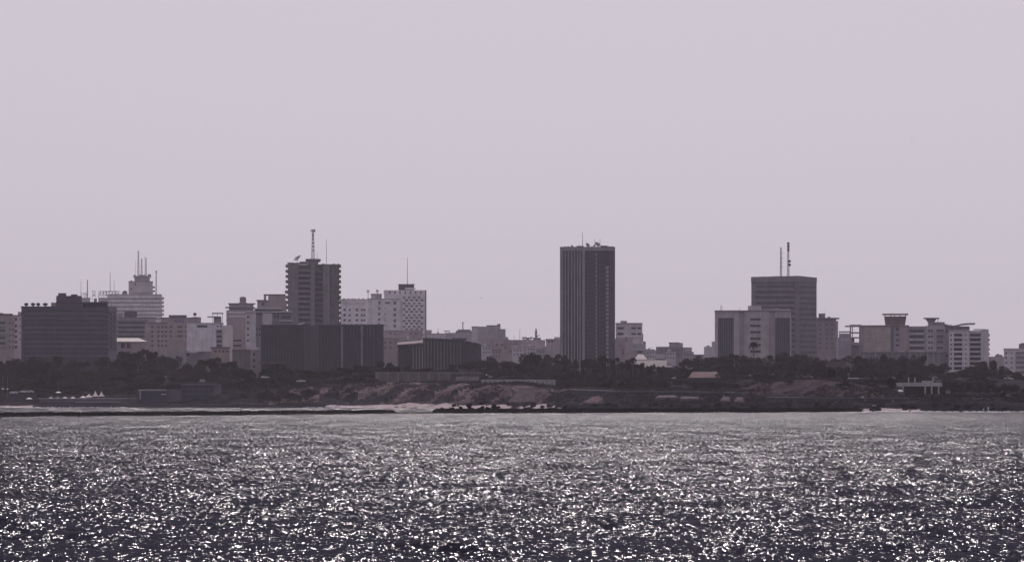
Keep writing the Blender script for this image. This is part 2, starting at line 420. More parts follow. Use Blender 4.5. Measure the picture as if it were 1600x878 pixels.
# ------------------------------------------------------------------ city: building kit
class Bld:
    def __init__(s, name, label, cat, Y, pc, group=None):
        s.Y = Y; s.pc = pc; x = X(pc, Y); s.zb = ground(x, Y) - 1.0
        s.o = thing(name, label, cat, (x, Y, s.zb), group)
        s.o.rotation_euler.z = -math.atan2(x, Y)          # each front looks out to sea, towards the boat
        ORI[s.o.name] = Vector((0, 0, s.zb))
    def x(s, px): return (px - s.pc) / F * s.Y
    def z(s, py): return s.zb if py is None else Z(py, s.Y)
    def b(s, name, p0, p1, y0, y1, m, d0=0.0, d1=12.0, par=None):
        return box(par or s.o, name, s.x(p0), s.x(p1), d0, d1, s.z(y1), s.z(y0), m)
    def wins(s, ps, ys, w, h, m, d=0.0, name='window', par=None):
        for y in ys:
            for p in ps:
                s.b(name, p - w / 2, p + w / 2, y - h / 2, y + h / 2, m, d - .07, d + .25, par)
    def bands(s, name, p0, p1, y0, pitch, n, h, m, d0, d1, par=None):
        for i in range(n): s.b(name, p0, p1, y0 + pitch * i, y0 + pitch * i + h, m, d0, d1, par)
    def fins(s, name, ps, y0, y1, w, m, d0, d1, par=None):
        for p in ps: s.b(name, p - w / 2, p + w / 2, y0, y1, m, d0, d1, par)
    def prism(s, name, pts, y0, y1, m, par=None):
        """pts: (px, depth) along the front left to right and back; y0 top (number or per point)"""
        zt = [s.z(v) for v in y0] if hasattr(y0, '__len__') else s.z(y0)
        return MB().prism([(s.x(p), d) for p, d in pts], s.z(y1), zt).build(name, m, par or s.o, (0, 0, s.zb))
    def mast(s, px, y0, y1, r=.16, d=5.0, name='mast'):
        m = MB(); m.tube((s.x(px), d, s.z(y1) - .3), (s.x(px), d, s.z(y0)), r, r * .55, 6)
        return m.build(name, M_STEEL, s.o, (0, 0, s.zb))
    def lattice(s, px, y0, y1, w=1.1, d=5.0, name='lattice_mast', m=None):
        mb = MB(); z0, z1 = s.z(y1) - .3, s.z(y0); c = s.x(px); n = max(4, int((z1 - z0) / 1.3))
        cs = [(-.5, -.3), (.5, -.3), (0, .55)]
        P = lambda k, i: (c + cs[k % 3][0] * w * (1 - .55 * i / n), d + cs[k % 3][1] * w * (1 - .55 * i / n), z0 + (z1 - z0) * i / n)
        for k in range(3): mb.tube(P(k, 0), P(k, n), .13, .1, 5)
        for i in range(n):
            for k in range(3):
                mb.tube(P(k, i), P(k + 1, i + 1), .07, .07, 4); mb.tube(P(k, i + 1), P(k + 1, i + 1), .06, .06, 4)
        return mb.build(name, m or M_STEEL, s.o, (0, 0, s.zb))
    def dish(s, px, py, r, axis=(-.5, -.3, .8), d=3.0, par=None, name='satellite_dish', post=1.5, m=None):
        mb = MB(); a = Vector(axis).normalized(); c = Vector((s.x(px), d, s.z(py)))
        prof = [(-.28 * r, .05 * r), (-.22 * r, .4 * r), (-.1 * r, .72 * r), (.06 * r, r), (.1 * r, r), (-.03 * r, .7 * r), (-.14 * r, .38 * r), (-.2 * r, .05 * r)]
        mb.lathe(c, a, prof, 16)
        mb.tube(c, c + a * r * .9, .06, .05, 4)
        mb.tube(c - a * r * .25, (c.x, c.y, c.z - post), .14, .2, 6)
        return mb.build(name, m or M_DISH, par or s.o, (0, 0, s.zb))

def C(n, r=0, g=0, b=0, rough=.85, var=.22, **k): return mat(n, (r, g, b), rough, var, **k)
M_STEEL = C('galvanised_steel', .22, .21, .23, .5)
M_DISH = C('grey_dish', .2, .19, .2, .5)
M_GLASS = C('dark_window_glass', .022, .023, .04, .12, .3, spec=.5)
M_BGLASS = C('blue_black_glazing', .03, .033, .07, .15, .35, spec=.5)
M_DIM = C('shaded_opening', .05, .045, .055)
M_SOFT = C('hazed_opening', .13, .12, .13)  # window tone paled: haze put into the colour of far openings
M_SLATE = C('slate_blue_concrete', .072, .068, .102)
M_SLATE2 = C('slate_blue_parapet', .1, .095, .138)
M_BROWN = C('brown_brick', .1, .072, .072)
M_TAN = C('tan_render', .32, .255, .23)
M_PINK = C('pinkish_render', .35, .27, .255)
M_PALE = C('pale_render', .47, .435, .44)
M_WHITE = C('white_render', .6, .575, .58)
M_GREY = C('grey_render', .31, .295, .31)
M_MID = C('mid_grey_concrete', .19, .175, .185)
M_DARK = C('dark_ribbed_concrete', .062, .055, .062)
M_DARK2 = C('dark_rib', .082, .075, .083)
M_ROOF = C('roof_felt', .14, .125, .13)
M_SUNROOF = C('pale_roof_sheet', .42, .37, .33)
M_TILE = C('clay_roof_tile', .2, .13, .105, spec=0)
M_STONE = C('weathered_stone', .2, .165, .15)

# --- far left -------------------------------------------------------------
a = Bld('apartment_block', 'brown apartment block with balconies cut by the left edge', 'building', 2300, 2)
a.b('wall', -40, 23, 492, None, M_TAN); a.b('roof_parapet', -41, 20, 490, 492.5, M_BROWN, -.3, 11)
a.b('roof_slab', -40, 5, 489, 491, M_TILE, -1, 9)
for i, y in enumerate((505, 517, 528.5, 537)): a.b('balcony_recess', -40, 8, y - 2.6, y + 2, M_GLASS, -.1, .6); a.b('balcony', -40, 9, y + 1.8, y + 5, M_GREY, -1.2, 0)
a.wins((15, 20), (505, 515, 524, 533, 542), 2.2, 3.2, M_DIM)
a = Bld('apartment_block', 'narrow pale apartment block beside the long slate hotel', 'building', 2330, 29)
a.b('wall', 19, 37, 493, None, M_PALE); a.b('roof_box', 28, 36, 487, 493, M_GREY, 1, 7); a.b('roof_slab', 22, 37, 492, 493.5, M_ROOF, -.5, 12)
a.wins((25,), (499, 509, 517.5, 526, 534, 542), 3.4, 4.5, M_GLASS); a.wins((31.5,), (499, 509, 520, 530), 1.8, 2.4, M_DIM)

# --- long slate hotel -----------------------------------------------------
h = Bld('hotel', 'long slate-blue slab hotel with a brown penthouse and stepped roof', 'hotel', 2050, 104)
h.b('wall', 34, 168, 479.5, None, M_BGLASS, .9, 16); h.b('wing', 168.1, 182, 478.5, None, M_MID, .6, 15)
h.b('roof_slab', 33.5, 89, 478.6, 480.6, M_SLATE, -.3, 16); h.b('roof_slab', 127.5, 169, 471.6, 473.4, M_SLATE, -.2, 14)
h.b('end_wall', 34, 37, 480.6, None, M_SLATE, -.2, .9)
for i in range(11): h.b('balcony_parapet', 37, 168, 481.0 + 7.3 * i, 484.6 + 7.3 * i, M_SLATE2 if i % 3 else M_SLATE, -.35, .9)
h.fins('party_wall', [37.6 + 5.44 * i for i in range(25)], 480.7, 560, .9, M_SLATE, -.05, .9)
h.b('penthouse', 88, 127.6, 462, 479.4, M_BROWN, 1.5, 12); h.b('lift_housing', 91, 103.5, 457.8, 462, M_BROWN, 2, 9); h.b('roof_box', 111, 121, 459.6, 462, M_BROWN, 3, 8)
h.b('penthouse_coping', 87.5, 128, 471.5, 473, M_SLATE, 1.2, 12.3)
h.fins('roof_post', [129, 135, 141, 147, 153, 159, 166], 473.4, 479.4, 1.0, M_SLATE2, .2, .8); h.b('roof_wall', 128, 168, 473.4, 479.4, M_SLATE, 5, 6)
for px, r in ((41.5, 1.25), (52, 1.3), (60, 1.2), (71, 1.45)):
    MB().lathe((h.x(px), 4, h.z(479)), (0, 0, 1), [(0, .35), (.5, .35), (.8, r * .8), (1.3, r), (1.8, r * .9), (2.2, r * .35)], 12).build('roof_tank', M_DARK, h.o, (0, 0, h.zb), True)
h.b('roof_box', 80, 88, 472.5, 478.6, M_GREY, 4, 9)
h.bands('floor_band', 168.3, 182.2, 486, 7.3, 9, 2.4, M_SLATE2, .3, .6); h.wins((173, 178.5), [490.8 + 7.3 * i for i in range(8)], 2.6, 3, M_GLASS, .6)

# --- far white stepped tower with the rooftop sign --------------------------
t = Bld('hotel_tower', 'distant white stepped tower with roof antennas and striped floors', 'tower', 3000, 205)
t.b('wall', 168.4, 252.6, 459.5, None, M_GREY, .8, 22)
for i in range(12): t.b('floor_band', 168, 253, 461.5 + 6.3 * i, 465.8 + 6.3 * i, M_WHITE, 0, .8); t.b('corner_balcony', 253, 256, 464 + 6.3 * i, 467.6 + 6.3 * i, M_PALE, 1, 12)
t.b('wall', 154, 168, 465, None, M_GREY, 1, 18); t.b('floor_band', 154, 168, 466.5, 470.5, M_PALE, .4, 1); t.b('floor_band', 156, 168, 473, 477, M_PALE, .4, 1)
t.b('upper_wall', 201, 238.5, 440, 459.5, M_PALE, 3, 18); t.b('upper_coping', 200.6, 239, 439.2, 440.4, M_GREY, 2.7, 18)
t.b('stair_strip', 206.5, 239, 456.8, 458, M_GREY, 2.6, 3); t.b('small_window', 210.5, 212.5, 442.5, 445, M_DIM, 2.9, 3.2); t.b('small_window', 204, 206, 450, 452, M_DIM, 2.9, 3.2)
t.b('top_tier', 210, 234, 432.5, 440, M_GREY, 5, 15); t.b('top_rail', 209, 236, 430.6, 432.6, M_GREY, 4.6, 15.4); t.b('roof_box', 217, 227, 429, 431, M_GREY, 6, 12)
for y in (447, 453): t.b('side_balcony', 238.5, 242, y, y + 2.6, M_GREY, 5, 12)
MB().lathe((t.x(233.5), 8, t.z(433)), (0, 0, 1), [(0, 1.1), (.2, 1.3), (2.4, 1.3), (2.7, .9)], 12).build('drum_antenna', M_ROOF, t.o, (0, 0, t.zb))
t.dish(210, 431, 1.3, (-.8, -.5, .3), 6); t.dish(195, 458, 2.3, (-.2, -.9, .35), 3); t.dish(205, 439, .9, (-.4, -.8, .4), 6)
t.lattice(216.2, 391.5, 430, 1.7, 10); t.lattice(221.3, 403, 430, 1.3, 11); t.lattice(228, 401.5, 430, 1.2, 9); t.mast(211.5, 405, 432, .12, 8); t.mast(225.5, 398, 430, .1, 8)
t.lattice(244, 422, 462, 1.0, 12); t.b('antenna_panel', 243.2, 245, 422, 426, M_ROOF, 10.6, 11.3)
t.mast(172.3, 425.5, 456, .28, 6); t.mast(178.5, 438, 456, .2, 6)
def sign_letter(B, ch, px, y0, y1, wpx, par, m, d, mirror=True):
    cu = bpy.data.curves.new('letter', 'FONT'); cu.body = ch; cu.size = 1.0; cu.extrude = .02; cu.offset = .015
    ob = bpy.data.objects.new('letter_source', cu); COL.objects.link(ob)
    bpy.context.view_layer.update()
    me = bpy.data.meshes.new_from_object(ob.evaluated_get(bpy.context.evaluated_depsgraph_get()))
    bpy.data.objects.remove(ob); bpy.data.curves.remove(cu)
    co = np.empty(len(me.vertices) * 3); me.vertices.foreach_get('co', co); co = co.reshape(-1, 3)
    lo, hi = co.min(0), co.max(0)
    u = (co - lo) / np.maximum(hi - lo, 1e-6)
    if mirror: u[:, 0] = 1 - u[:, 0]
    W = wpx / F * B.Y; H = B.z(y0) - B.z(y1)
    out = np.stack([(u[:, 0] - .5) * W, (u[:, 2] - .5) * .3, u[:, 1] * H], 1)
    me.vertices.foreach_set('co', out.ravel()); 
    if mirror: me.flip_normals()
    me.materials.clear(); me.materials.append(m); me.update(); me.name = 'letter'
    return link('letter', me, par, (B.x(px), d, B.z(y1)))
sg = t.b('sign_board', 153.2, 187.6, 461.9, 462.6, M_STEEL, 1.9, 2.1)
t.b('sign_rail', 153.2, 187.6, 454.6, 455.1, M_STEEL, 1.9, 2.1, sg)
M_SIGN = C('dark_sign_letter', .07, .065, .075)
for i, ch in enumerate('NRETSEW'): sign_letter(t, ch, 156.4 + 4.75 * i, 455.4, 461.8, 3.7, sg, M_SIGN, 2.0)
for p in (154, 162, 170.5, 179, 187): t.b('sign_post', p - .2, p + .2, 462.6, 466.4, M_STEEL, 1.9, 2.2, sg)
s2 = t.b('sign_board', 143.6, 150.6, 461.9, 462.6, M_STEEL, 1.9, 2.1); sign_letter(t, 'U', 147, 455.4, 461.8, 3.9, s2, M_SIGN, 2.0)
t.b('sign_rail', 143.6, 150.6, 454.6, 455.1, M_STEEL, 1.9, 2.1, s2); t.b('sign_post', 144.2, 144.7, 462.6, 474, M_STEEL, 1.9, 2.3, s2); t.b('sign_post', 149.7, 150.2, 462.6, 474, M_STEEL, 1.9, 2.3, s2)
t.b('low_wing', 142, 154, 474, None, M_GREY, 1, 16); t.b('roof_box', 147, 151.5, 466.5, 474, M_MID, 4, 9)

u = Bld('rooftop_block', 'small pale rooftop block with two masts peeking over the slate hotel', 'building', 2900, 133)
u.b('wall', 126, 141, 466, None, M_PALE); u.b('roof_slab', 125.5, 141.5, 465.2, 466.2, M_GREY, -.4, 12)
u.mast(121 + 5.5, 437, 466, .2, 6); u.lattice(136.6, 437, 466, .9, 6)
u2 = u.b('sign_board', 126, 137.5, 458, 458.5, M_STEEL, 1, 1.2)
for ch, p in (('C', 131.4), ('Y', 135)): sign_letter(u, ch, p, 458.6, 463.6, 2.9, u2, M_SIGN, 1.1, False)
u.b('sign_post', 127.5, 127.9, 458.5, 466, M_STEEL, 1, 1.2, u2); u.b('sign_post', 133.1, 133.5, 458.5, 466, M_STEEL, 1, 1.2, u2)

# --- blocks between the hotel and the balcony tower -------------------------
d = Bld('office_block', 'banded mauve office block under a dark roof box right of the slate hotel', 'building', 2500, 212)
d.b('wall', 180, 243, 496.5, None, M_GREY); d.b('roof_slab', 184, 244, 495.6, 497, M_MID, -.5, 12)
d.b('roof_box', 194.5, 214, 486.5, 495.6, M_DARK2, 1, 8); d.b('roof_box', 184, 192, 489, 495.6, M_GREY, 3, 8)
for i in range(7): d.b('window_strip', 184, 226, 503 + 7.2 * i, 506 + 7.2 * i, M_DIM, -.08, .3); d.b('floor_band', 182, 232, 500 + 7.2 * i, 502.6 + 7.2 * i, M_MID, -.35, 0)
d = Bld('apartment_block', 'pinkish apartment block with small windows behind the pale-roofed hall', 'building', 2420, 243)
d.b('wall', 226, 262, 504.5, None, M_PINK); d.b('roof_slab', 225.6, 262.4, 503.8, 505, M_TILE, -.4, 12)
d.wins((238, 247.5, 253.5, 259.5), (511, 518, 525, 532.5, 540), 3.2, 3, M_DIM)
d = Bld('apartment_block', 'tan flat-roofed block carrying a round tank on a post', 'building', 2480, 285)
d.b('wall', 252, 314, 496.6, None, M_TAN); d.b('upper_storey', 264, 291.5, 493, 496.6, M_MID, 1.5, 10); d.b('roof_slab', 263.5, 292, 492.2, 493.2, M_ROOF, 1, 10.5); d.b('roof_slab', 251.5, 314.5, 496, 497, M_ROOF, -.4, 12)
d.b('blue_panel', 272, 288, 499.5, 503.5, C('blue_grey_panel', .14, .145, .24), -.1, .3); d.wins((257, 267, 279, 283, 291), (510.5, 518, 525), 3.4, 2.6, M_DIM)
MB().lathe((d.x(304.5), 5, d.z(493.2)), (0, 0, 1), [(0, .2), (.35, .9), (1.1, 1.25), (1.9, .9), (2.3, .2)], 14).tube((d.x(304.5), 5, d.z(497)), (d.x(304.5), 5, d.z(492.8)), .18).build('water_tank', M_DARK, d.o, (0, 0, d.zb), True)
d.b('roof_rail', 300, 312, 495.2, 495.9, M_STEEL, .5, .8)
d = Bld('apartment_block', 'white block with a louvre and a recessed window column', 'building', 2250, 328)
d.b('wall', 292, 349, 505, None, M_WHITE, 0, 14); d.b('side_wing', 349, 363.5, 508.5, None, C('sunlit_white_render', .62, .54, .5), -.6, 12)  # side wing's warmer tone is sunlight put into the render colour
d.b('roof_slab', 303, 349.5, 504.2, 505.6, M_PALE, -.4, 14); d.b('louvre', 308, 324, 508.2, 511.6, M_DIM, -.1, .3)
d.b('stair_recess', 337.4, 347.2, 514, 548, M_GREY, -.12, .3)
d.wins((340, 345), (509.8,), 2.6, 2.2, M_DIM); d.wins((342.4,), (518, 525.5, 533, 540), 8, 3.4, M_DIM, -.12)
d.b('roof_terrace', 334, 346, 495.5, 504.2, M_GREY, 3, 9); d.b('terrace_canopy', 331, 349, 488.6, 490, M_ROOF, 1, 9); d.fins('canopy_post', (332.5, 339.5, 347.5), 490, 504, .7, M_STEEL, 1.5, 1.9); d.b('lean_roof', 324, 345, 494.2, 495.5, M_ROOF, 1, 8)
d = Bld('hall', 'low hall with a pale sunlit hipped roof among the trees', 'house', 2120, 196)
d.b('wall', 166, 226, 533.4, None, M_PINK, 0, 16)
MB().add([(d.x(162), -1, d.z(533.6)), (d.x(230), -1, d.z(533.6)), (d.x(230), 17, d.z(533.6)), (d.x(162), 17, d.z(533.6)), (d.x(172), 6, d.z(528.2)), (d.x(217), 6, d.z(528.2)), (d.x(217), 11, d.z(527.6)), (d.x(172), 11, d.z(527.6))],
    [(3, 2, 1, 0), (0, 1, 5, 4), (1, 2, 6, 5), (2, 3, 7, 6), (3, 0, 4, 7), (4, 5, 6, 7)]).build('roof', M_SUNROOF, d.o, (0, 0, d.zb))
d.wins((192, 201), (540,), 6, 8, M_DIM); d.b('pier', 166, 170, 534, None, M_GREY, -.4, 0)
d = Bld('house', 'small dark red house with white curved roof ribs below the slate hotel', 'house', 2080, 134)
d.b('wall', 117, 150, 550, None, C('dark_red_wall', .1, .06, .065), 0, 9)
mb = MB()
for p in (119, 126, 133, 140, 147):
    for k in range(5):
        a0, a1 = math.pi * k / 5, math.pi * (k + 1) / 5
        mb.tube((d.x(p) - 1.8 * math.cos(a0), .3, d.z(550) + 2.6 * math.sin(a0)), (d.x(p) - 1.8 * math.cos(a1), .3, d.z(550) + 2.6 * math.sin(a1)), .22, .22, 5)
mb.build('roof_rib', M_PALE, d.o, (0, 0, d.zb)); d.b('roof', 115.5, 152, 548.6, 550, M_SUNROOF, -.6, 9.5); d.b('gate_pier', 149.5, 153, 550, None, M_PINK, -1.2, -.2)
d = Bld('house', 'plain grey house wall showing between the trees left of the tan tower house', 'house', 2140, 297)
d.b('wall', 266, 292, 544, None, M_GREY, 0, 9); d.b('side_wall', 292, 330, 549, None, M_MID, .6, 8); d.b('window_strip', 291, 308, 549.6, 551, M_WHITE, -.3, .4); d.b('door', 291, 296, 548.5, 556, M_DIM, -.1, .4); d.wins((313, 318), (551,), 2.4, 2, M_DIM, .6)
d = Bld('house', 'little orange-tan house with a row of openings below the white block', 'house', 2120, 344)
d.b('wall', 330, 359, 544, None, C('orange_render', .36, .25, .2), 0, 7); d.b('roof_slab', 329, 360, 542, 544, M_TILE, -.5, 7.5); d.wins((337, 343, 349, 355), (549,), 3, 3, M_DIM)
d = Bld('house', 'narrow tan tower house with three stacked windows beside the dark ribbed block', 'house', 2030, 386)
d.b('wall', 363, 391, 547, None, M_STONE, .4, 9); d.b('tower', 391, 406, 546.5, None, M_TAN, 0, 8); d.wins((397,), (553.5, 563, 572.5), 3.4, 4, M_GLASS)
d.b('tower_cap', 394, 405.5, 542.5, 546.5, M_WHITE, .5, 6); d.b('roof_slab', 362.5, 391, 546, 547, M_TILE, 0, 9.4)

# --- cluster left of the balcony tower --------------------------------------
e = Bld('apartment_block', 'stepped grey block crowned by a small round-topped turret', 'building', 2520, 374)
e.b('wall', 354, 398, 484.5, None, M_GREY); e.b('upper_storey', 358, 396, 474.6, 484.5, M_GREY, 1.5, 11); e.b('eave', 352, 398, 479.4, 481, M_MID, -.6, 11); e.b('eave', 356.5, 399, 473.6, 475, M_MID, .6, 11.5)
for i in range(3): e.b('floor_band', 353.5, 398.5, 486.5 + 6.2 * i, 490 + 6.2 * i, M_PALE, -.4, 0)
MB().lathe((e.x(379.5), 6, e.z(474)), (0, 0, 1), [(0, 3.2), (.8, 2.6), (1.2, 2.2), (3.6, 2.3), (4.4, 2.0), (4.9, 1.2)], 12).build('turret', M_MID, e.o, (0, 0, e.zb))
e.b('lower_wing', 354, 384, 499, None, M_PINK, -4, -.5); e.b('wing_side', 384, 392, 504, None, M_MID, -3, 0); e.wins((371,), (532, 540), 12, 3, M_DIM, -4)
e = Bld('apartment_block', 'tan block with a cut-out parapet left of the balcony tower', 'building', 2480, 427)
e.b('wall', 402, 448, 469.5, None, M_TAN); e.b('upper_storey', 419, 446, 460.5, 469.5, M_PINK, .6, 9); e.b('roof_pier', 412.2, 416, 461, 469.5, M_PINK, .6, 6); e.b('roof_beam', 412, 446, 459.6, 461.4, M_TILE, .3, 9.4)
e.b('eave', 400.5, 418, 468.6, 469.8, M_MID, -.8, 11); e.wins((411,), (475,), 4, 4, M_DIM); e.b('canopy', 404, 440, 481.2, 482.4, M_PALE, -2.5, 0)
e = Bld('office_block', 'grey block with a column of small windows and a white roof panel', 'building', 2250, 420)
e.b('wall', 384, 400, 487.6, None, M_PALE, 0, 13); e.b('wall', 400, 456, 487.6, None, M_MID, .6, 13); e.b('roof_slab', 383, 457, 486.4, 488, M_PALE, -.8, 13); e.b('penthouse_glazing', 398, 440, 482.4, 486.4, M_GLASS, 2, 10); e.b('penthouse_roof', 396, 441, 481.2, 482.6, M_PALE, .8, 11)
e.wins((387.6,), (495, 504, 513.6, 523, 532), 2.8, 3.4, M_GLASS); e.b('panel', 410.5, 425, 489, 507, M_PALE, -.3, .6)
e.wins((430, 434.5), (494.8,), 3, 5, M_GLASS, .6); e.b('window_strip', 440, 454, 493, 498, M_GLASS, .5, .9); e.b('floor_band', 436, 457, 500.4, 502, M_PALE, -.6, .6)
e.wins((401.5, 406), (514, 523), 2.6, 3.4, M_GLASS, .6)

# --- tower with scalloped balconies ------------------------------------------
e = Bld('apartment_tower', 'grey-brown apartment tower with scalloped balconies, a large dish and a lattice mast', 'tower', 2350, 489)
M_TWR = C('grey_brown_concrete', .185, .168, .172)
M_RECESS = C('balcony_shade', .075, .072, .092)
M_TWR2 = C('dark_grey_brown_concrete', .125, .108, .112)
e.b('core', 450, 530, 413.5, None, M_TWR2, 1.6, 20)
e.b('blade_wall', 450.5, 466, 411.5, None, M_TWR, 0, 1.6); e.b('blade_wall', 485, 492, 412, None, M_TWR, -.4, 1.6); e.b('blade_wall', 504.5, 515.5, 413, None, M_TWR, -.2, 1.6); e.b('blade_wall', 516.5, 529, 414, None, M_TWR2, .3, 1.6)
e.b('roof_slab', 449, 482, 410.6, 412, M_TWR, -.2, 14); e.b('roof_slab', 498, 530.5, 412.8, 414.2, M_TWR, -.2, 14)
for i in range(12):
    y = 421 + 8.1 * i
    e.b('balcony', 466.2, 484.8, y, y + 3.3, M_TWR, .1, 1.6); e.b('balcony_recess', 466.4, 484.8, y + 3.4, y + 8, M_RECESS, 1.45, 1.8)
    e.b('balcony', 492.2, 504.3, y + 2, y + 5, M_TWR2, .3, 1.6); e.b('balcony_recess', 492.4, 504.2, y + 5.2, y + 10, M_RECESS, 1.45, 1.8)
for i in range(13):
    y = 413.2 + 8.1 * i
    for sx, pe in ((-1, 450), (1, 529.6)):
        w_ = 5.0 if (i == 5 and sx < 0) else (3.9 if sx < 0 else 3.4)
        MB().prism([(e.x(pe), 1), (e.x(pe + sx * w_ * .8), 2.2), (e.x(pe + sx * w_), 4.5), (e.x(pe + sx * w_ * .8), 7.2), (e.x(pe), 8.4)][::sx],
                   [e.z(y + 5.2 - .9 * (k in (1, 2, 3))) for k in range(5)][::sx], e.z(y)).build('side_balcony', M_TWR if sx < 0 else M_TWR2, e.o, (0, 0, e.zb))  # left balconies paler, right ones darker: side light put into the concrete colour
e.b('lift_housing', 481, 497.5, 409, 413.6, M_TWR, 1, 10)
MB().lathe((e.x(489.3), 6, e.z(409.4)), (0, 0, 1), [(0, 3.6), (.4, 4.6), (1.2, 5.0), (2.0, 5.0), (2.2, 4.7)], 18).build('roof_drum', M_TWR, e.o, (0, 0, e.zb))
e.dish(464, 403.5, 3.0, (-.55, -.25, .8), 3, post=3.2, m=M_DISH); e.b('dish_plinth', 468, 480, 408.6, 410.6, M_TWR2, 2, 6)
mz = e.lattice(489, 358, 404.5, 2.1, 6, m=C('dark_mast_steel', .1, .09, .1, .5))
for dy in (359.5, 360.5):
    e.b('antenna_arm', 485.8, 492.4, dy - .25, dy + .25, M_STEEL, 5.9, 6.1, mz)
for p in (486, 488, 491, 492.3): e.b('antenna_panel', p - .5, p + .5, 357.6, 362.4, M_STEEL, 5.7, 6.3, mz)
for y in (366, 369, 373, 379, 385, 391): e.b('antenna_panel', 488, 490.6, y - .9, y + .9, M_DIM, 5.2, 5.6, mz)
e.mast(510, 374, 413, .17, 5); e.mast(495.5, 393, 405, .12, 5)
for p, w_ in ((451, 3), (456, 2), (503, 4), (520, 4), (527, 3)): e.b('parapet_block', p, p + w_, 410 if p < 480 else 412, 412 if p < 480 else 414, M_TWR2, 0, 2)

# --- dark ribbed block in front -----------------------------------------------
f = Bld('office_block', 'wide dark flat-topped block faced with vertical ribs', 'building', 2000, 504)
f.b('wall', 408, 480, 508, None, M_DARK, .9, 22); f.b('recess', 480, 496, 508.6, None, M_GLASS, 2.4, 22); f.b('wall', 496, 599.4, 507.6, None, M_DARK, .9, 22)
f.b('roof_edge', 407.6, 480, 507, 509.4, M_DARK2, -.1, 22); f.b('roof_edge', 496, 600, 506.6, 509, M_DARK2, -.1, 22)
rr = random.Random(2)
f.fins('rib', [410.5 + 4.65 * i for i in range(15)], 509.4, None, 2.0, M_DARK2, .1, .9)
f.fins('rib', [477.6, 497.2], 509.4, None, 3.2, M_DARK2, -.4, .9); f.fins('rib', [502 + 5.1 * i for i in range(17)], 509, None, 2.2, M_DARK2, .1, .9)
f.b('side_pier', 592, 599.4, 509, None, M_DARK, -.1, .9)
f.fins('rib', [534.5, 565.5], 509, None, 3, M_MID, -.05, .9)
MB().tube((f.x(464), 8, f.z(506.8)), (f.x(476), 8, f.z(504.2)), .25).build('roof_pipe', M_WHITE, f.o, (0, 0, f.zb))
f.b('ledge', 405, 446, 566, 568, C('dry_grass', .12, .1, .06), -3, 0)

# --- white flats and the checkerboard tower ---------------------------------------
g = Bld('apartment_block', 'white flats with rows of paired windows right of the balcony tower', 'building', 2650, 554)
g.b('wall', 531, 575, 468, None, M_WHITE); g.b('roof_slab', 530, 575.4, 467.2, 468.6, M_PALE, -.4, 12); g.b('attic_band', 536, 572, 471.5, 476, M_PALE, -.2, .2)
g.wins((538.6, 557.6), (484, 492.2, 500.2, 508), 4, 4.2, M_SOFT); g.wins((546.4, 565.4, 569.4), (484.2, 492.4, 500.4, 508), 3, 3.6, M_SOFT); g.wins((539, 567.5), (474,), 3.6, 3, M_GLASS)
for p in (536, 543, 549, 553, 559, 566): g.b('roof_plant', p, p + 3, 466, 467.2, M_GREY, 2, 4)
g = Bld('apartment_block', 'taller plain white block with a roof box and two panel antennas', 'building', 2600, 600)
g.b('wall', 574, 626, 467, None, M_WHITE, 0, 14); g.b('side_wall', 626, 629, 470, None, M_PALE, .6, 12); g.b('roof_slab', 573.6, 626.4, 466.2, 467.4, M_PALE, -.4, 14); g.b('roof_box', 579.5, 596.5, 459.6, 466.2, M_PALE, 3, 10); g.b('roof_box_lid', 579, 597, 458.8, 459.8, M_MID, 2.6, 10.4); g.wins((590, 594.5), (463.6,), 2.4, 4, M_SOFT, 3)
for p, y0, y1 in ((575.2, 452.6, 466.4), (589.6, 452, 459)):
    mm = g.mast(p, y0, y1, .22, 6); g.b('antenna_panel', p - 1.8, p - .7, y0, y0 + 4.6, M_SOFT, 5.6, 6, mm); g.b('antenna_panel', p + .7, p + 1.8, y0, y0 + 4.6, M_SOFT, 5.6, 6, mm)
g.wins((592.6,), (473, 482, 490.5, 499, 507), 3, 4, M_SOFT); g.b('window_strip', 601.6, 609.6, 471.6, 474.6, M_SOFT, -.1, .3); g.wins((601.8,), (482, 490.8, 500, 508.6), 1.8, 2, M_SOFT); g.wins((616.8,), (473.4, 483.4, 492, 501, 509.4), 3.8, 4.6, M_SOFT)
g = Bld('hotel_tower', 'white tower patterned with a checkerboard of small dark windows', 'tower', 2680, 634)
g.b('wall', 600, 665.6, 455, None, M_WHITE, 0, 18); g.b('parapet', 599.6, 666, 453.4, 461, M_WHITE, -.3, .1); g.b('corner', 664.4, 666.3, 453.2, None, M_MID, -.5, 16)
g.wins([609 + 8.1 * i for i in range(7)], (457.2,), 2.2, 4.2, M_SOFT, -.3)
for r in range(15):
    for c_ in range(5):
        p = 631.4 + 7.9 * c_ + (r % 2) * 3.95
        if p < 663: g.b('window', p - 2.1, p + 2.1, 463.4 + 4.55 * r, 465.9 + 4.55 * r, M_SOFT, -.09, .3)
g.bands('floor_band', 627, 664.4, 466.6, 9.1, 7, 1.0, M_PALE, -.25, 0)
g.b('penthouse', 622.6, 647, 444.6, 453.4, M_BROWN, 3, 12); g.b('penthouse_roof', 622, 648, 443.6, 444.8, M_MID, 2.5, 12.5); g.b('penthouse_sheet', 633, 649, 449.4, 452.4, M_WHITE, 1.6, 2.8); g.mast(636.6, 402, 444, .24, 8); g.mast(645.2, 441, 444, .12, 8)
g = Bld('house', 'stepped tan low-rise houses below the checkerboard tower', 'house', 2350, 632)
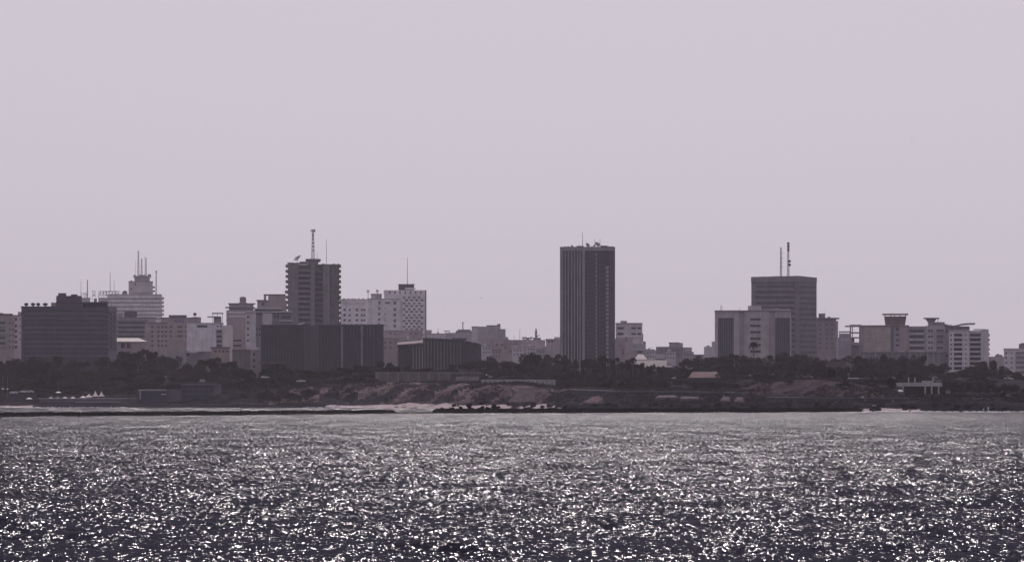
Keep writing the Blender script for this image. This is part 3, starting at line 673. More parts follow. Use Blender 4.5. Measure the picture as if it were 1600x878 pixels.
g.b('wall', 600, 660, 516, None, M_PINK, 4, 16); g.b('wall', 596, 634, 527.6, None, M_TAN, 0, 4); g.b('roof_slab', 595, 635, 526.4, 527.8, M_PALE, -.6, 4); g.b('roof_slab', 599.5, 660.5, 515.2, 516.4, M_PALE, 3.6, 16); g.wins((610, 617, 642, 650), (521,), 3, 2.8, M_SOFT, 4); g.wins((602, 610), (535, 543), 3.2, 3.4, M_SOFT); g.b('chimney', 636, 638.4, 525, 531, M_WHITE, -2, -1); g.b('low_roof', 624, 652, 529.4, 531.4, M_SUNROOF, -4, 0); g.b('low_wall', 625, 651, 531.4, None, M_PINK, -3.6, 0)

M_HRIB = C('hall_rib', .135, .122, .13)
# --- curved ribbed hall ---------------------------------------------------------------
hb = Bld('office_block', 'curved dark hall with pale vertical ribs and a reddish-roofed left wing', 'building', 1950, 688)
hb.b('wing_wall', 622, 662, 539.6, None, M_DARK, 0, 18)
hb.prism('wing_roof', [(620.6, -1), (662, -1), (662, 18), (620.6, 18)], [538.4, 535.4, 530.6, 534], 539.6, C('dull_red_roof', .13, .075, .07))
hb.fins('rib', [625, 630, 635, 640], 541, None, 1.4, M_DARK, -.4, 0); hb.fins('rib', [645.5, 650.5, 655.5, 660], 541, None, 1.8, M_MID, -.6, 0); hb.b('gutter', 652, 662, 535.2, 536, M_PALE, -1.3, -1)
arc = [(661, 0), (676, -.6), (692, .4), (708, 3), (724, 7), (740, 13), (752.6, 21)]
tops = [529, 529.3, 530, 531.2, 532.8, 535, 537.6]
hb.prism('curved_wall', arc + [(752.6, 30), (661, 30)], tops + [537.6, 529], None, M_DARK)
for i in range(6):
    (p0, d0), (p1, d1) = arc[i], arc[i + 1]
    hb.prism('roof_edge', [(p0 - .4, d0 - .9), (p1 + .4, d1 - .9), (p1 + .4, d1 - .02), (p0 - .4, d0 - .02)], [tops[i] - 1.2, tops[i + 1] - 1.2, tops[i + 1] - 1.2, tops[i] - 1.2], tops[i] + 1.4, M_DARK2)
for i in range(17):
    p = 663.5 + 5.1 * i; dd = float(np.interp(p, [q[0] for q in arc], [q[1] for q in arc])); tt = float(np.interp(p, [q[0] for q in arc], tops))
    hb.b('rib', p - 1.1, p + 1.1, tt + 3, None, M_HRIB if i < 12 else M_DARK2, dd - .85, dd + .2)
hb.b('roof_box', 706, 728.5, 527.8, 531, M_BROWN, 8, 16)

# --- distant low skyline between the curved hall and the dark tower ----------------------
k = Bld('distant_block', 'faint far-off flat block directly right of the checkerboard tower', 'building', 3200, 690)
k.b('wall', 660, 742, 521.6, None, M_PALE); k.b('roof_box', 664, 674.4, 515.4, 521.6, M_GREY, 2, 10); k.b('roof_slab', 659.6, 742, 520.8, 522, M_GREY, -.5, 12); k.wins([676 + 6 * i for i in range(8)], (526.4,), 3, 2, M_GREY); k.mast(684.4, 512, 521.6, .2, 6); k.b('antenna_box', 683, 685.6, 518.6, 520.8, M_MID, 5, 7)
k = Bld('distant_block', 'far-off block with a stepped roof and a lattice mast', 'building', 3100, 716)
k.b('wall', 696, 742, 519.8, None, M_GREY); k.b('roof_step', 712, 741, 516.8, 519.8, M_MID, 1, 10); k.b('roof_step', 715, 735.4, 514.6, 516.8, M_MID, 2, 9); k.b('roof_sheet', 693.4, 703, 516.6, 517.8, M_GREY, 1, 8); k.fins('roof_post', (696, 702), 517.8, 519.8, .8, M_GREY, 2, 3); k.lattice(723.2, 503, 514.6, 1.0, 5); k.b('antenna_panel', 722.4, 724.2, 503, 506, M_DIM, 4.4, 4.9)
k = Bld('distant_block', 'hazy grey stepped block with a chimney-like corner', 'building', 2900, 764)
k.b('wall', 737, 761, 510.4, None, M_PALE, 0, 12); k.b('wall', 748, 782, 510.2, None, M_GREY, -.8, 14); k.b('upper_storey', 760, 777, 508, 510.2, M_MID, 0, 10); k.b('stair_tower', 777, 782, 506, 510.2, M_MID, -.4, 8); k.b('step', 782, 790, 514, None, M_GREY, -.4, 12); k.b('step', 790, 794, 526.4, None, M_GREY, 0, 10); k.b('roof_slab', 736.4, 748, 509.8, 510.8, M_GREY, -.4, 8)
k = Bld('distant_block', 'pale tan block with rows of tiny windows before the hazy stepped block', 'building', 2600, 789)
k.b('wall', 760, 795, 529.4, None, M_TAN, 0, 12); k.b('wall', 793, 815, 531.6, None, M_PINK, -1, 10); k.b('roof_slab', 792.6, 815.4, 531, 532, M_TAN, -1.4, 10); k.wins([797 + 2.6 * i for i in range(5)], (537.6, 549), 1.5, 2, M_DIM, -1); k.wins((776, 784.4), (539,), 3.4, 2.8, M_DIM); k.wins((789,), (543.4,), 2, 2.6, M_DIM); k.wins((770,), (534,), 1.8, 2, M_DIM); k.mast(812.2, 513.6, 531, .16, 4); k.mast(803.4, 523, 531, .1, 4)
k = Bld('distant_block', 'mauve block topped by a slim statue-like column', 'building', 2750, 832)
k.b('wall', 814, 852, 531, None, M_PINK); k.b('roof_wall', 833, 845, 527.6, 531, M_MID, 1, 8); k.b('lower_wall', 816, 850, 546.6, 549, M_PALE, -3, 0)
MB().lathe((k.x(837.6), 4, k.z(527.8)), (0, 0, 1), [(0, 1.1), (.8, .8), (3, .75), (4.6, .9), (5.6, .55), (6.4, .6), (7.2, .25)], 8).build('column', M_MID, k.o, (0, 0, k.zb))
MB().tube((k.x(838), 4, k.z(525.6)), (k.x(843.6), 4, k.z(523.4)), .4, .25).build('column_arm', M_MID, k.o, (0, 0, k.zb))
mb = MB(); rr = random.Random(8)
for i in range(26): 
    cx, cz = k.x(rr.uniform(816, 832)), k.z(rr.uniform(527, 531)); mb.lathe((cx, 3 + rr.uniform(-1, 1), cz), (rr.uniform(-1, 1), rr.uniform(-1, 1), 1), [(-.5, .1), (0, .75), (.5, .1)], 5)
mb.build('roof_planting', C('dark_foliage', .03, .032, .022), k.o, (0, 0, k.zb))
k = Bld('distant_block', 'low grey block tucked against the left side of the dark tower', 'building', 2500, 866)
k.b('wall', 846, 884, 541, None, M_GREY, -4, 8); k.b('upper_storey', 853, 880, 530.6, 541, M_PINK, 0, 10); k.b('roof_step', 866, 878, 526.4, 530.6, M_PALE, 1, 8); k.b('roof_slab', 852, 869, 529.4, 530.8, M_MID, -.6, 8); k.wins((858, 863), (534,), 3, 2, M_DIM)

# --- the tall dark tower -----------------------------------------------------------------------
j = Bld('office_tower', 'tall dark tower with vertical fins and dishes crowding its flat roof', 'tower', 2050, 918)
M_PIER = C('dark_grey_pier', .23, .212, .215); M_PIER2 = C('grey_pier', .3, .275, .28); M_PIERB = C('blue_grey_spandrel', .05, .052, .09)
j.b('core', 876, 960, 390, None, M_BGLASS, 1.2, 30)
j.b('cornice', 875, 961, 386.6, 391.6, M_PIER2, -.15, 30); j.b('cornice_cap', 874.7, 961.3, 385.8, 386.7, M_PIER, -.35, 30.2)
j.b('corner_wall', 875, 880, 391.6, None, M_PIER, -.1, 30); j.b('corner_wall', 951.6, 961, 391.6, None, C('brown_grey_pier', .11, .085, .088), -.1, 30)
j.fins('fin', [883.2, 888, 893.2, 897.6], 391.6, None, 2.2, M_PIER, .1, 1.2); j.fins('fin', [902.6, 906.4], 391.6, None, 1.6, M_PIER2, .1, 1.2); j.fins('fin', [911.8], 391.6, None, 3.6, M_PIER2, -.1, 1.2)
j.fins('mullion', [918.8, 922.6, 926.4, 937, 940.4, 943.6], 391.6, None, .55, M_PIERB, .85, 1.2); j.b('pier', 930.6, 933, 391.6, None, M_PIERB, .5, 1.2); j.b('pier', 946, 951.6, 391.6, None, M_PIERB, .4, 1.2)
for i in range(27):
    y = 396 + 6.6 * i
    j.b('pale_block', 930.9, 932.7, y, y + 4.2, M_GREY, .2, .5); j.b('spandrel', 914, 930.4, y + 4.6, y + 6.0, M_PIERB, .95, 1.2); j.b('spandrel', 933.2, 946, y + 4.6, y + 6.0, M_PIERB, .95, 1.2)
    if i > 2: j.b('balcony', 946.8, 951, y, y + 4.8, M_GREY, -.3, .4)
j.b('roof_platform', 900.6, 912, 383.8, 385.8, M_ROOF, 4, 12); j.b('roof_platform', 938.6, 949.6, 383.4, 384.6, M_ROOF, 4, 12); j.fins('platform_leg', (940, 948), 384.6, 385.8, .7, M_STEEL, 5, 6)
j.dish(918.4, 382.6, 1.35, (.5, -.6, .5), 4, post=1.1); j.dish(934, 382, 1.9, (.45, -.5, .6), 4, post=1.4); j.dish(893.8, 384.6, .9, (.4, -.6, .6), 4, post=.6); j.dish(929, 383.4, .8, (-.4, -.6, .6), 5, post=.9)
for p, w_ in ((881, 3), (886, 4), (924, 3), (949, 5), (955, 3)): j.b('roof_unit', p, p + w_, 384.8, 385.8, M_ROOF, 2, 5)
j.mast(910.3, 362, 384, .17, 7); j.mast(916.4, 376, 385.8, .12, 7); j.mast(929.4, 372.6, 385.8, .13, 7); j.mast(937.6, 372.4, 385.8, .15, 7); j.mast(905, 379, 384, .08, 7); j.mast(892.8, 382, 385.8, .08, 7)

# --- right of the dark tower ---------------------------------------------------------------------
k = Bld('apartment_block', 'white balconied block right behind the tall dark tower', 'building', 2400, 985)
k.b('wall', 962, 1003.6, 505, None, M_PALE, 0, 12); k.b('roof_box', 969.4, 979.6, 501, 505, M_GREY, 2, 8); k.b('roof_slab', 961.6, 1004, 504.4, 505.8, M_GREY, -.4, 12); k.b('end_balcony', 1003.6, 1005, 521, 535, M_GREY, 1, 6)
for y in (512.6, 521.6): k.b('window_strip', 965, 974.6, y - 1.7, y + 1.7, M_DIM, -.1, .3); k.b('window', 986.6, 993.4, y - 1.4, y + 1.4, M_DIM, -.1, .3); k.b('window', 996, 1001.6, y - 1.6, y + 1.6, M_DIM, -.1, .3)
k.b('floor_band', 962, 1004, 524.6, 526.6, M_WHITE, -.5, 0); k.wins((999,), (529.6,), 1.8, 3, M_WHITE); k.b('lower_wing', 988, 1009, 537, None, M_GREY, -2, 0); k.b('wing_step', 1004.4, 1009, 533.6, 537, M_MID, -2, 2); k.b('floor_band', 988, 1011, 545, 547, M_PALE, -2.5, -2); k.wins((1000,), (550,), 8, 3, M_DIM, -2)
k = Bld('apartment_block', 'pinkish blank-sided block at the foot of the white balconied block', 'building', 2250, 976)
k.b('wall', 960, 976, 529, None, M_PINK, .5, 10); k.b('wall', 976, 989, 527, None, C('pale_pink_render', .42, .33, .32), 0, 10); k.wins((978.8,), (527.6, 532), 2.8, 2.4, M_DIM); k.wins((973.4,), (547, 552), 1.8, 2.6, M_DIM); k.wins((968,), (540,), 1.4, 2, M_DIM)

def gable(name, label, Y, p0, p1, yr, ye, yb, depth, wm, rm, hip=.12, wins=()):
    B = Bld(name, label, 'house', Y, (p0 + p1) / 2)
    B.b('wall', p0 + 1, p1 - 1, ye, None if yb is None else yb, wm, 0, depth)
    w_ = (p1 - p0) * hip; zr, ze = B.z(yr), B.z(ye)
    MB().add([(B.x(p0), -1, ze), (B.x(p1), -1, ze), (B.x(p1), depth + 1, ze), (B.x(p0), depth + 1, ze), (B.x(p0 + w_), depth / 2, zr), (B.x(p1 - w_), depth / 2, zr),
              (B.x(p0), -1, ze - .25), (B.x(p1), -1, ze - .25), (B.x(p1), depth + 1, ze - .25), (B.x(p0), depth + 1, ze - .25)],
             [(0, 1, 5, 4), (2, 3, 4, 5), (1, 2, 5), (3, 0, 4), (6, 7, 1, 0), (7, 8, 2, 1), (8, 9, 3, 2), (9, 6, 0, 3), (9, 8, 7, 6)]).build('roof', rm, B.o, (0, 0, B.zb))
    for p in wins: B.b('window', p - 1.5, p + 1.5, ye + 2.5, ye + 6, M_DIM, -.1, .3)
    return B
gable('house', 'small house with a pale hipped roof right of the pinkish block', 2050, 991, 1011, 553.4, 561.4, None, 9, M_TAN, M_SUNROOF, .3)
b_ = gable('house', 'long low house with a grey-brown roof above the dark trees', 1960, 991, 1050, 562.4, 573.4, None, 14, M_STONE, C('grey_brown_roof', .2, .165, .15), .06, (1003, 1015, 1027))
b_.b('sunlit_gable', 1042, 1050.5, 563, 573, M_PALE, 3, 3.4)
k = Bld('house', 'little white box house between the low roofs and distant flats', 'house', 2150, 1031); k.b('wall', 1025, 1038.4, 554, None, M_MID, 0, 7); k.b('roof', 1024.6, 1038.8, 553.2, 560.4, C('white_roof_sheet', .5, .45, .42), -.5, -.1); k.b('roof_top', 1024.6, 1038.8, 552.8, 553.3, M_SUNROOF, -.5, 7)
k = Bld('distant_block', 'cluster of hazy flats on the skyline left of the white bank block', 'building', 2650, 1054); k.b('wall', 1025, 1067, 541.6, None, M_MID); k.b('upper_storey', 1045.6, 1067, 535.6, 541.6, M_GREY, 1, 10); k.b('wall', 1067, 1081, 542.6, None, M_GREY, 1, 10); k.b('roof_slab', 1044.6, 1062, 534.8, 536, M_MID, .4, 10); k.wins((1034, 1041, 1052, 1059), (547, 553), 3, 2.4, M_DIM)
k = Bld('distant_block', 'hazy low building peeping out left of the white bank block', 'building', 2600, 1108); k.b('wall', 1100, 1121, 541.6, None, M_PALE); k.b('stair_tower', 1112, 1121, 533.4, 541.6, M_PALE, 0, 6); k.b('roof_step', 1104, 1109, 539.6, 541.6, M_GREY, 1, 5)
gable('house', 'bungalow with a pinkish clay-tile roof among the shore trees', 1760, 1076, 1126, 580.4, 589.6, None, 10, M_DIM, M_TILE, .12, (1085, 1093, 1112))

m_ = Bld('bank_building', 'white block with two tall ribbed glass bays and a centre window column', 'building', 1950, 1177)
M_BANK = C('warm_white_stone', .4, .36, .355); M_BANK2 = C('warm_grey_stone', .3, .265, .265)
m_.b('core', 1118, 1235.4, 486.4, None, M_BANK2, 1.0, 24)
m_.b('wall', 1117, 1122, 496.6, None, M_BANK, 0, 20); m_.b('wall', 1146.4, 1155, 496.6, None, M_BANK, 0, 1); m_.b('wall', 1163, 1201, 486.8, None, M_BANK, -.4, 1); m_.b('wall', 1155, 1163, 488, None, M_BANK2, .3, 1); m_.b('wall', 1201, 1211, 488, None, M_BANK2, .2, 1); m_.b('wall', 1234.4, 1236.2, 496.6, None, M_BANK, -.3, 16)
m_.b('lintel', 1117, 1155, 486, 496.6, M_BANK, -.02, 1); m_.b('lintel', 1211, 1236, 486, 496.6, M_BANK, -.02, 1); m_.b('coping', 1116.5, 1236.5, 484.8, 486, M_BANK2, -.7, 24)
for a0, a1, n in ((1122, 1146.4, 7), (1211, 1234.4, 8)):
    m_.b('glass_bay', a0, a1, 496.7, None, M_BGLASS, .6, 1.0); m_.fins('bay_rib', [a0 + (a1 - a0) * (i + .5) / n for i in range(n)], 496.8, None, 1.0, C('blue_grey_rib', .13, .125, .16), .2, .6)
for i in range(6): m_.b('window_strip', 1172.4, 1188.4, 497 + 10.05 * i, 500.7 + 10.05 * i, M_GLASS, -.5, -.2); m_.b('window_hood', 1171.8, 1189, 496.2 + 10.05 * i, 497 + 10.05 * i, M_BANK, -.75, -.4)
m_.fins('mullion', [1176.4, 1180.4, 1184.4], 497, 551, .4, M_BANK2, -.56, -.4)
m_.b('roof_box', 1168.6, 1189.4, 477.4, 484.8, M_BANK, 4, 12); m_.b('roof_box', 1189.4, 1212, 481.6, 484.8, M_BANK2, 5, 12); m_.b('roof_box', 1214, 1235, 482.6, 484.8, M_BANK, 6, 14); m_.b('skylight', 1207, 1216, 481.8, 482.8, M_WHITE, 5, 9)
m_.mast(1126.8, 476, 485, .12, 3); m_.mast(1155.2, 481, 485, .14, 3)
MB().tube((m_.x(1126.6), 3, m_.z(476.6)), (m_.x(1130), 3, m_.z(484.8)), .09).tube((m_.x(1126.6), 3, m_.z(476.6)), (m_.x(1126), 5, m_.z(484.8)), .09).build('mast_stay', M_STEEL, m_.o, (0, 0, m_.zb))

n_ = Bld('office_block', 'grey slab block with dark floor bands and two tall masts on top', 'building', 2150, 1225)
n_.prism('wall', [(1174, 0), (1248, -4), (1276, 8), (1276, 26), (1174, 26)], [433.6, 432.6, 434.4, 434.4, 433.6], None, M_MID)
M_NB = C('dark_window_band', .085, .08, .095, .4); M_NP = C('grey_spandrel', .215, .2, .21)
n_.prism('parapet', [(1173.6, -.5), (1248.2, -4.6), (1248.2, -4.0), (1173.6, .1)], [432.6, 431.4, 431.4, 432.6], 441, M_NP); n_.prism('parapet', [(1248.2, -4.6), (1276.5, 7.5), (1276.5, 8.4), (1248.2, -4.0)], [431.4, 433.4, 433.4, 431.4], 441, M_MID)
for i in range(15):
    y = 446.2 + 8.5 * i
    n_.prism('window_band', [(1181, -.55), (1241.6, -3.8), (1241.6, -3.3), (1181, 0)], y, y + 3.6, M_NB)
    n_.prism('window_band', [(1249.6, -3.6), (1275.4, 7.45), (1275.4, 8.2), (1249.6, -2.8)], y + .4, y + 4, M_NB)
    n_.b('pier_block', 1242.4, 1247.2, y - 3.6, y + 3, M_NP, -4.6, -3.5)
    n_.prism('spandrel', [(1174.2, -.65), (1241.8, -4.25), (1241.8, -3.8), (1174.2, -.2)], y + 3.9, y + 8.0, M_NP)
for p in (1209, 1214, 1237, 1249): n_.b('roof_unit', p, p + 2.2, 431, 433.4, M_ROOF, 4, 6)
q = n_.lattice(1220.2, 386, 433, 1.1, 6)
for i, y in enumerate((394.6, 402.6, 409.6, 417)): n_.b('antenna_arm', 1220.6, 1223.6, y - .3, y + .4, M_STEEL, 5.8, 6.2, q)
q = n_.lattice(1231.6, 377.6, 433, 1.3, 6)
for y in (380, 383.6, 387, 390.4): MB().lathe((n_.x(1231.8), 6, n_.z(y + 1.2)), (0, 0, 1), [(0, .5), (.1, .78), (.85, .78), (.95, .5)], 10).build('antenna_drum', M_DIM, q, (0, 0, n_.zb))
for y in (407.8, 413.4): MB().lathe((n_.x(1233.6), 5, n_.z(y)), (.2, -1, 0), [(-.4, .4), (-.2, .8), (.3, .8), (.4, .6)], 12).build('microwave_dish', M_DARK, q, (0, 0, n_.zb))

o_ = Bld('office_block', 'pinkish-grey block under a thin overhanging roof right of the slab block', 'building', 2280, 1293)
o_.b('wall', 1272, 1306.4, 498, None, C('pinkish_grey_render', .26, .215, .215)); o_.b('side_pier', 1306.4, 1309.6, 501.4, None, M_PALE, .5, 8); o_.b('roof_slab', 1274, 1311.4, 496.4, 498.2, M_MID, -1.4, 12.5); o_.b('roof_box', 1279, 1289.4, 489.6, 496.4, M_MID, 2, 8); o_.b('roof_unit', 1293, 1297.6, 494.4, 496.4, M_PALE, 3, 6); o_.mast(1289, 485.6, 496, .1, 4)
for r in range(6): o_.wins((1281.6, 1292, 1300.4), (507.6 + 7.2 * r,), 4.4, 2.6, C('mauve_opening', .14, .115, .125))

# --- big complex on the right ------------------------------------------------------------------------
p = Bld('apartment_complex', 'long brown and grey complex with open concrete frame and funnel-shaped roof towers', 'building', 2050, 1398)
M_PB = C('brown_panel_wall', .32, .25, .235); M_PG = C('blue_grey_render', .25, .24, .265); M_PW = C('mauve_white_render', .4, .37, .385)
# open concrete frame
for y in (508.4, 518.6, 526.4, 534.6): p.b('floor_slab', 1327.4 if y > 510 else 1320.6, 1346, y, y + 1.8 + (3.2 if y > 530 else 0), M_PB, 0, 10)
p.b('floor_slab', 1328, 1346, 507, 508.4, M_PB, 0, 10)
p.fins('column', (1329.2, 1343.6), 508, None, 2.2, M_PB, .3, 1.2); p.fins('column', (1332, 1345), 508, None, 1.2, M_PB, 8.6, 9.6); p.b('wall', 1330, 1346, 539.6, None, M_MID, 1.4, 10); p.b('back_wall', 1331.4, 1335, 527.6, 534.6, M_PG, 7, 8)
p.b('wall', 1346, 1392.4, 508.8, None, M_PB, 0, 16); p.b('cladding', 1350.4, 1391.4, 511.6, 549, C('tan_cladding', .38, .3, .27), -.35, 0)
p.bands('cladding_joint', 1350.4, 1391.4, 515.4, 6.1, 6, .5, M_PB, -.42, -.3)
p.b('wall', 1392.4, 1405, 509.4, None, M_PG, .5, 16); p.wins((1402,), (514.6, 523, 531.2, 539.4), 5, 2.8, M_GLASS, .5); p.b('glass_strip', 1391.8, 1396.4, 512, 549, C('blue_grey_rib'), .35, .6)
p.b('wall', 1405, 1420, 509, None, M_PB, -.2, 16); p.b('coping', 1345.6, 1420.4, 508, 509.2, M_TAN, -.7, 16)
mb = MB(); z0, z1 = p.z(508.4), p.z(494); 
mb.add([(p.x(1383.4), 2, z0), (p.x(1414), 2, z0), (p.x(1414), 12, z0), (p.x(1383.4), 12, z0), (p.x(1381.4), 1, z1), (p.x(1416.2), 1, z1), (p.x(1416.2), 13, z1), (p.x(1381.4), 13, z1)],
       [(3, 2, 1, 0), (4, 5, 6, 7), (0, 1, 5, 4), (1, 2, 6, 5), (2, 3, 7, 6), (3, 0, 4, 7)]).build('roof_tower', C('brown_tower_render', .2, .15, .145), p.o, (0, 0, p.zb))
p.b('flat_roof', 1378.6, 1419, 489.8, 491.6, M_TAN, -.5, 14.5); p.fins('roof_post', (1383, 1392, 1398, 1406, 1414.6), 491.6, 494, 1.2, M_TAN, 1.6, 2.4)
p.b('wall', 1420, 1446, 509.8, None, M_PG, .4, 16)
for i in range(4): p.b('window_band', 1421, 1443, 515 + 8.9 * i, 519.6 + 8.9 * i, M_GLASS, .3, .7); p.b('balcony', 1420.4, 1444.6, 519.8 + 8.9 * i, 523.2 + 8.9 * i, M_PW, -.7, .4)
p.b('wall', 1446, 1476, 509, None, M_PW, 0, 16); p.b('wall', 1476, 1487, 507.6, None, M_PW, .6, 15)
for i in range(4): p.wins((1451.4, 1455.6), (517 + 8.9 * i,), 3, 3.6, M_GLASS); p.b('bay_opening', 1463, 1473.6, 514.6 + 8.9 * i, 519.8 + 8.9 * i, M_GLASS, -.1, .4); p.b('bay_rail', 1462.6, 1474, 518.2 + 8.9 * i, 519.9 + 8.9 * i, M_PG, -.5, -.1)
p.fins('pier', (1461, 1475.2), 510, None, 1.6, M_PW, -.6, 0); p.wins((1478.6,), (518, 555), 2, 4, M_DIM, .6)
mb = MB(); z0, z1, z2 = p.z(508.8), p.z(503), p.z(498.2)
mb.add([(p.x(1450), 2, z0), (p.x(1459.6), 2, z0), (p.x(1459.6), 8, z0), (p.x(1450), 8, z0), (p.x(1449.4), 2, z1), (p.x(1459.8), 2, z1), (p.x(1459.8), 8, z1), (p.x(1449.4), 8, z1), (p.x(1446), 1, z2), (p.x(1463), 1, z2), (p.x(1463), 9, z2), (p.x(1446), 9, z2)],
       [(3, 2, 1, 0), (8, 9, 10, 11)] + [(a + i, a + (i + 1) % 4, a + 4 + (i + 1) % 4, a + 4 + i) for a in (0, 4) for i in range(4)]).build('funnel_tower', M_GREY, p.o, (0, 0, p.zb))
p.b('flat_roof', 1443, 1467.4, 496.4, 498, M_TAN, -.5, 11); p.fins('roof_post', (1465,), 498, 503.4, .8, M_TAN, 2, 2.6); p.b('roof_block', 1459.8, 1475.6, 503.2, 509, M_PG, 1.5, 11)
# swooping roof
mb = MB(); prof = [(1475.4, 506.2), (1480, 507.6), (1487, 509.2), (1494, 508.4), (1503, 506), (1512, 505.2), (1522.4, 505)]
th = .7
for i in range(len(prof) - 1):
    (a0, y0), (a1, y1) = prof[i], prof[i + 1]
    mb.add([(p.x(a0), -2, p.z(y0) - th), (p.x(a1), -2, p.z(y1) - th), (p.x(a1), 12, p.z(y1) - th), (p.x(a0), 12, p.z(y0) - th), (p.x(a0), -2, p.z(y0)), (p.x(a1), -2, p.z(y1)), (p.x(a1), 12, p.z(y1 - 1.5)), (p.x(a0), 12, p.z(y0 - 1.5))],
           [(3, 2, 1, 0), (4, 5, 6, 7), (0, 1, 5, 4), (2, 3, 7, 6), (1, 2, 6, 5), (3, 0, 4, 7)])
mb.build('swooping_roof', M_MID, p.o, (0, 0, p.zb))
p.b('ground_storey', 1347, 1476, 550.6, None, M_MID, -2.5, -.8); p.fins('ground_column', [1350 + 9 * i for i in range(14)], 551, None, 2.4, M_PG, -3, -2.5); p.b('ground_canopy', 1346, 1477, 549.2, 550.6, M_PB, -3.4, -.6)
mb = MB()
for i in range(8):
    a0, a1 = math.pi * (1.12 + .76 * i / 8), math.pi * (1.12 + .76 * (i + 1) / 8)
    mb.tube((p.x(1409) + 1.9 * math.cos(a0), -.9, p.z(545) + 1.4 * math.sin(a0)), (p.x(1409) + 1.9 * math.cos(a1), -.9, p.z(545) + 1.4 * math.sin(a1)), .2, .2, 5)
mb.build('crescent_emblem', M_WHITE, p.o, (0, 0, p.zb))
p = Bld('apartment_block', 'white balconied flats at the right end of the brown complex', 'building', 2040, 1514)
p.b('wall', 1483, 1514.6, 516, None, M_WHITE, 0, 14); p.b('attic', 1486, 1515, 509.6, 516, M_TWR2, 1.5, 12); p.b('wall', 1514.6, 1533, 516.6, None, M_PW, .9, 14); p.b('wall', 1533, 1544.6, 514.6, None, M_PALE, 0, 14); p.b('roof_slab', 1521, 1541, 514, 515.2, M_PALE, .5, 12); p.b('coping', 1482.6, 1515, 515.4, 516.8, M_PALE, -.5, 1)
for i in range(8):
    y = 523.4 + 7.4 * i
    p.wins((1486.4,), (y,), 2.2, 3, M_GLASS); p.b('window_band', 1490.6, 1503.4, y - 2.2, y + 2.4, M_DIM, -.1, .4); p.b('balcony', 1490, 1504, y + 2.4, y + 4.8, M_WHITE, -.9, 0); p.wins((1509,), (y,), 3.6, 3.6, M_GREY)
    p.b('window_band', 1515.2, 1532, y - 2.2, y + 2.2, M_DIM, .8, 1.2); p.b('balcony', 1515, 1532.8, y + 2.3, y + 4.6, M_PALE, -.2, .9); p.b('side_balcony', 1544.6, 1546.2, y - 2, y + 1.8, M_PINK, 2, 8)
p.fins('downpipe', (1505.4, 1512.4), 517, None, .5, M_PALE, -.25, 0)
p = Bld('apartment_block', 'pale flats cut by the right edge', 'building', 2000, 1592)
p.b('wall', 1568.6, 1625, 545, None, M_WHITE, 0, 14); p.b('roof_slab', 1568, 1626, 544.2, 545.6, M_PALE, -.5, 14); p.b('roof_box', 1592, 1612, 537, 544.2, M_MID, 2, 9); p.b('roof_step', 1595, 1601, 535.6, 537, M_MID, 3, 7)
for i in range(5): p.wins((1572.4,), (551.5 + 7.6 * i,), 2.4, 3.2, M_DIM); p.wins((1580.6,), (551.5 + 7.6 * i,), 4, 3.4, M_GREY); p.b('window_band', 1587, 1612, 549.6 + 7.6 * i, 553.4 + 7.6 * i, M_MID, -.1, .4); p.b('balcony', 1586, 1613, 553.4 + 7.6 * i, 555.4 + 7.6 * i, M_PALE, -.8, 0)
p = Bld('distant_block', 'hazy beige building in the gap before the right-edge flats', 'building', 2700, 1556)
p.b('wall', 1538, 1574, 557, None, M_TAN); p.b('roof_hump', 1555, 1566, 554, 557, M_MID, 1, 8); p.b('roof_unit', 1558, 1561, 552.6, 554, M_MID, 2, 5)
p = Bld('distant_block', 'hazy frame building with open top floor behind the pinkish-grey block', 'building', 2500, 1320)
p.b('wall', 1306, 1332, 527, None, M_PG); p.b('top_slab', 1311, 1330, 517.4, 519, M_MID, 0, 10); p.fins('column', (1312, 1317, 1322, 1327.6), 519, 521, .8, M_MID, 1, 2); p.b('floor_slab', 1311, 1330, 521, 527, M_PG, 0, 10); p.wins((1316, 1321, 1325), (530.4,), 2, 3.4, M_PALE)
# long low blocks that close the view behind the trees
k = Bld('distant_block', 'low hazy roofs behind the trees under the dark tower', 'building', 2700, 930); k.b('wall', 868, 1030, 552, None, M_GREY); k.b('upper_storey', 1006, 1026, 548, 552, M_MID, 1, 9)
k = Bld('distant_block', 'low hazy roofs behind the trees beside the bank block', 'building', 2800, 1100); k.b('wall', 1060, 1122, 556, None, M_GREY); k.b('upper_storey', 1070, 1100, 553.6, 556, M_MID, 1, 9)
k = Bld('distant_block', 'low hazy roofs at the far right behind the pale flats', 'building', 2850, 1575); k.b('wall', 1530, 1640, 566, None, M_GREY); k.b('upper_storey', 1540, 1560, 562, 566, M_MID, 1, 9)
k = Bld('distant_block', 'low hazy roofs behind the curved hall', 'building', 2700, 740); k.b('wall', 650, 830, 546, None, M_GREY); k.b('upper_storey', 748, 770, 543, 546, M_MID, 1, 9)

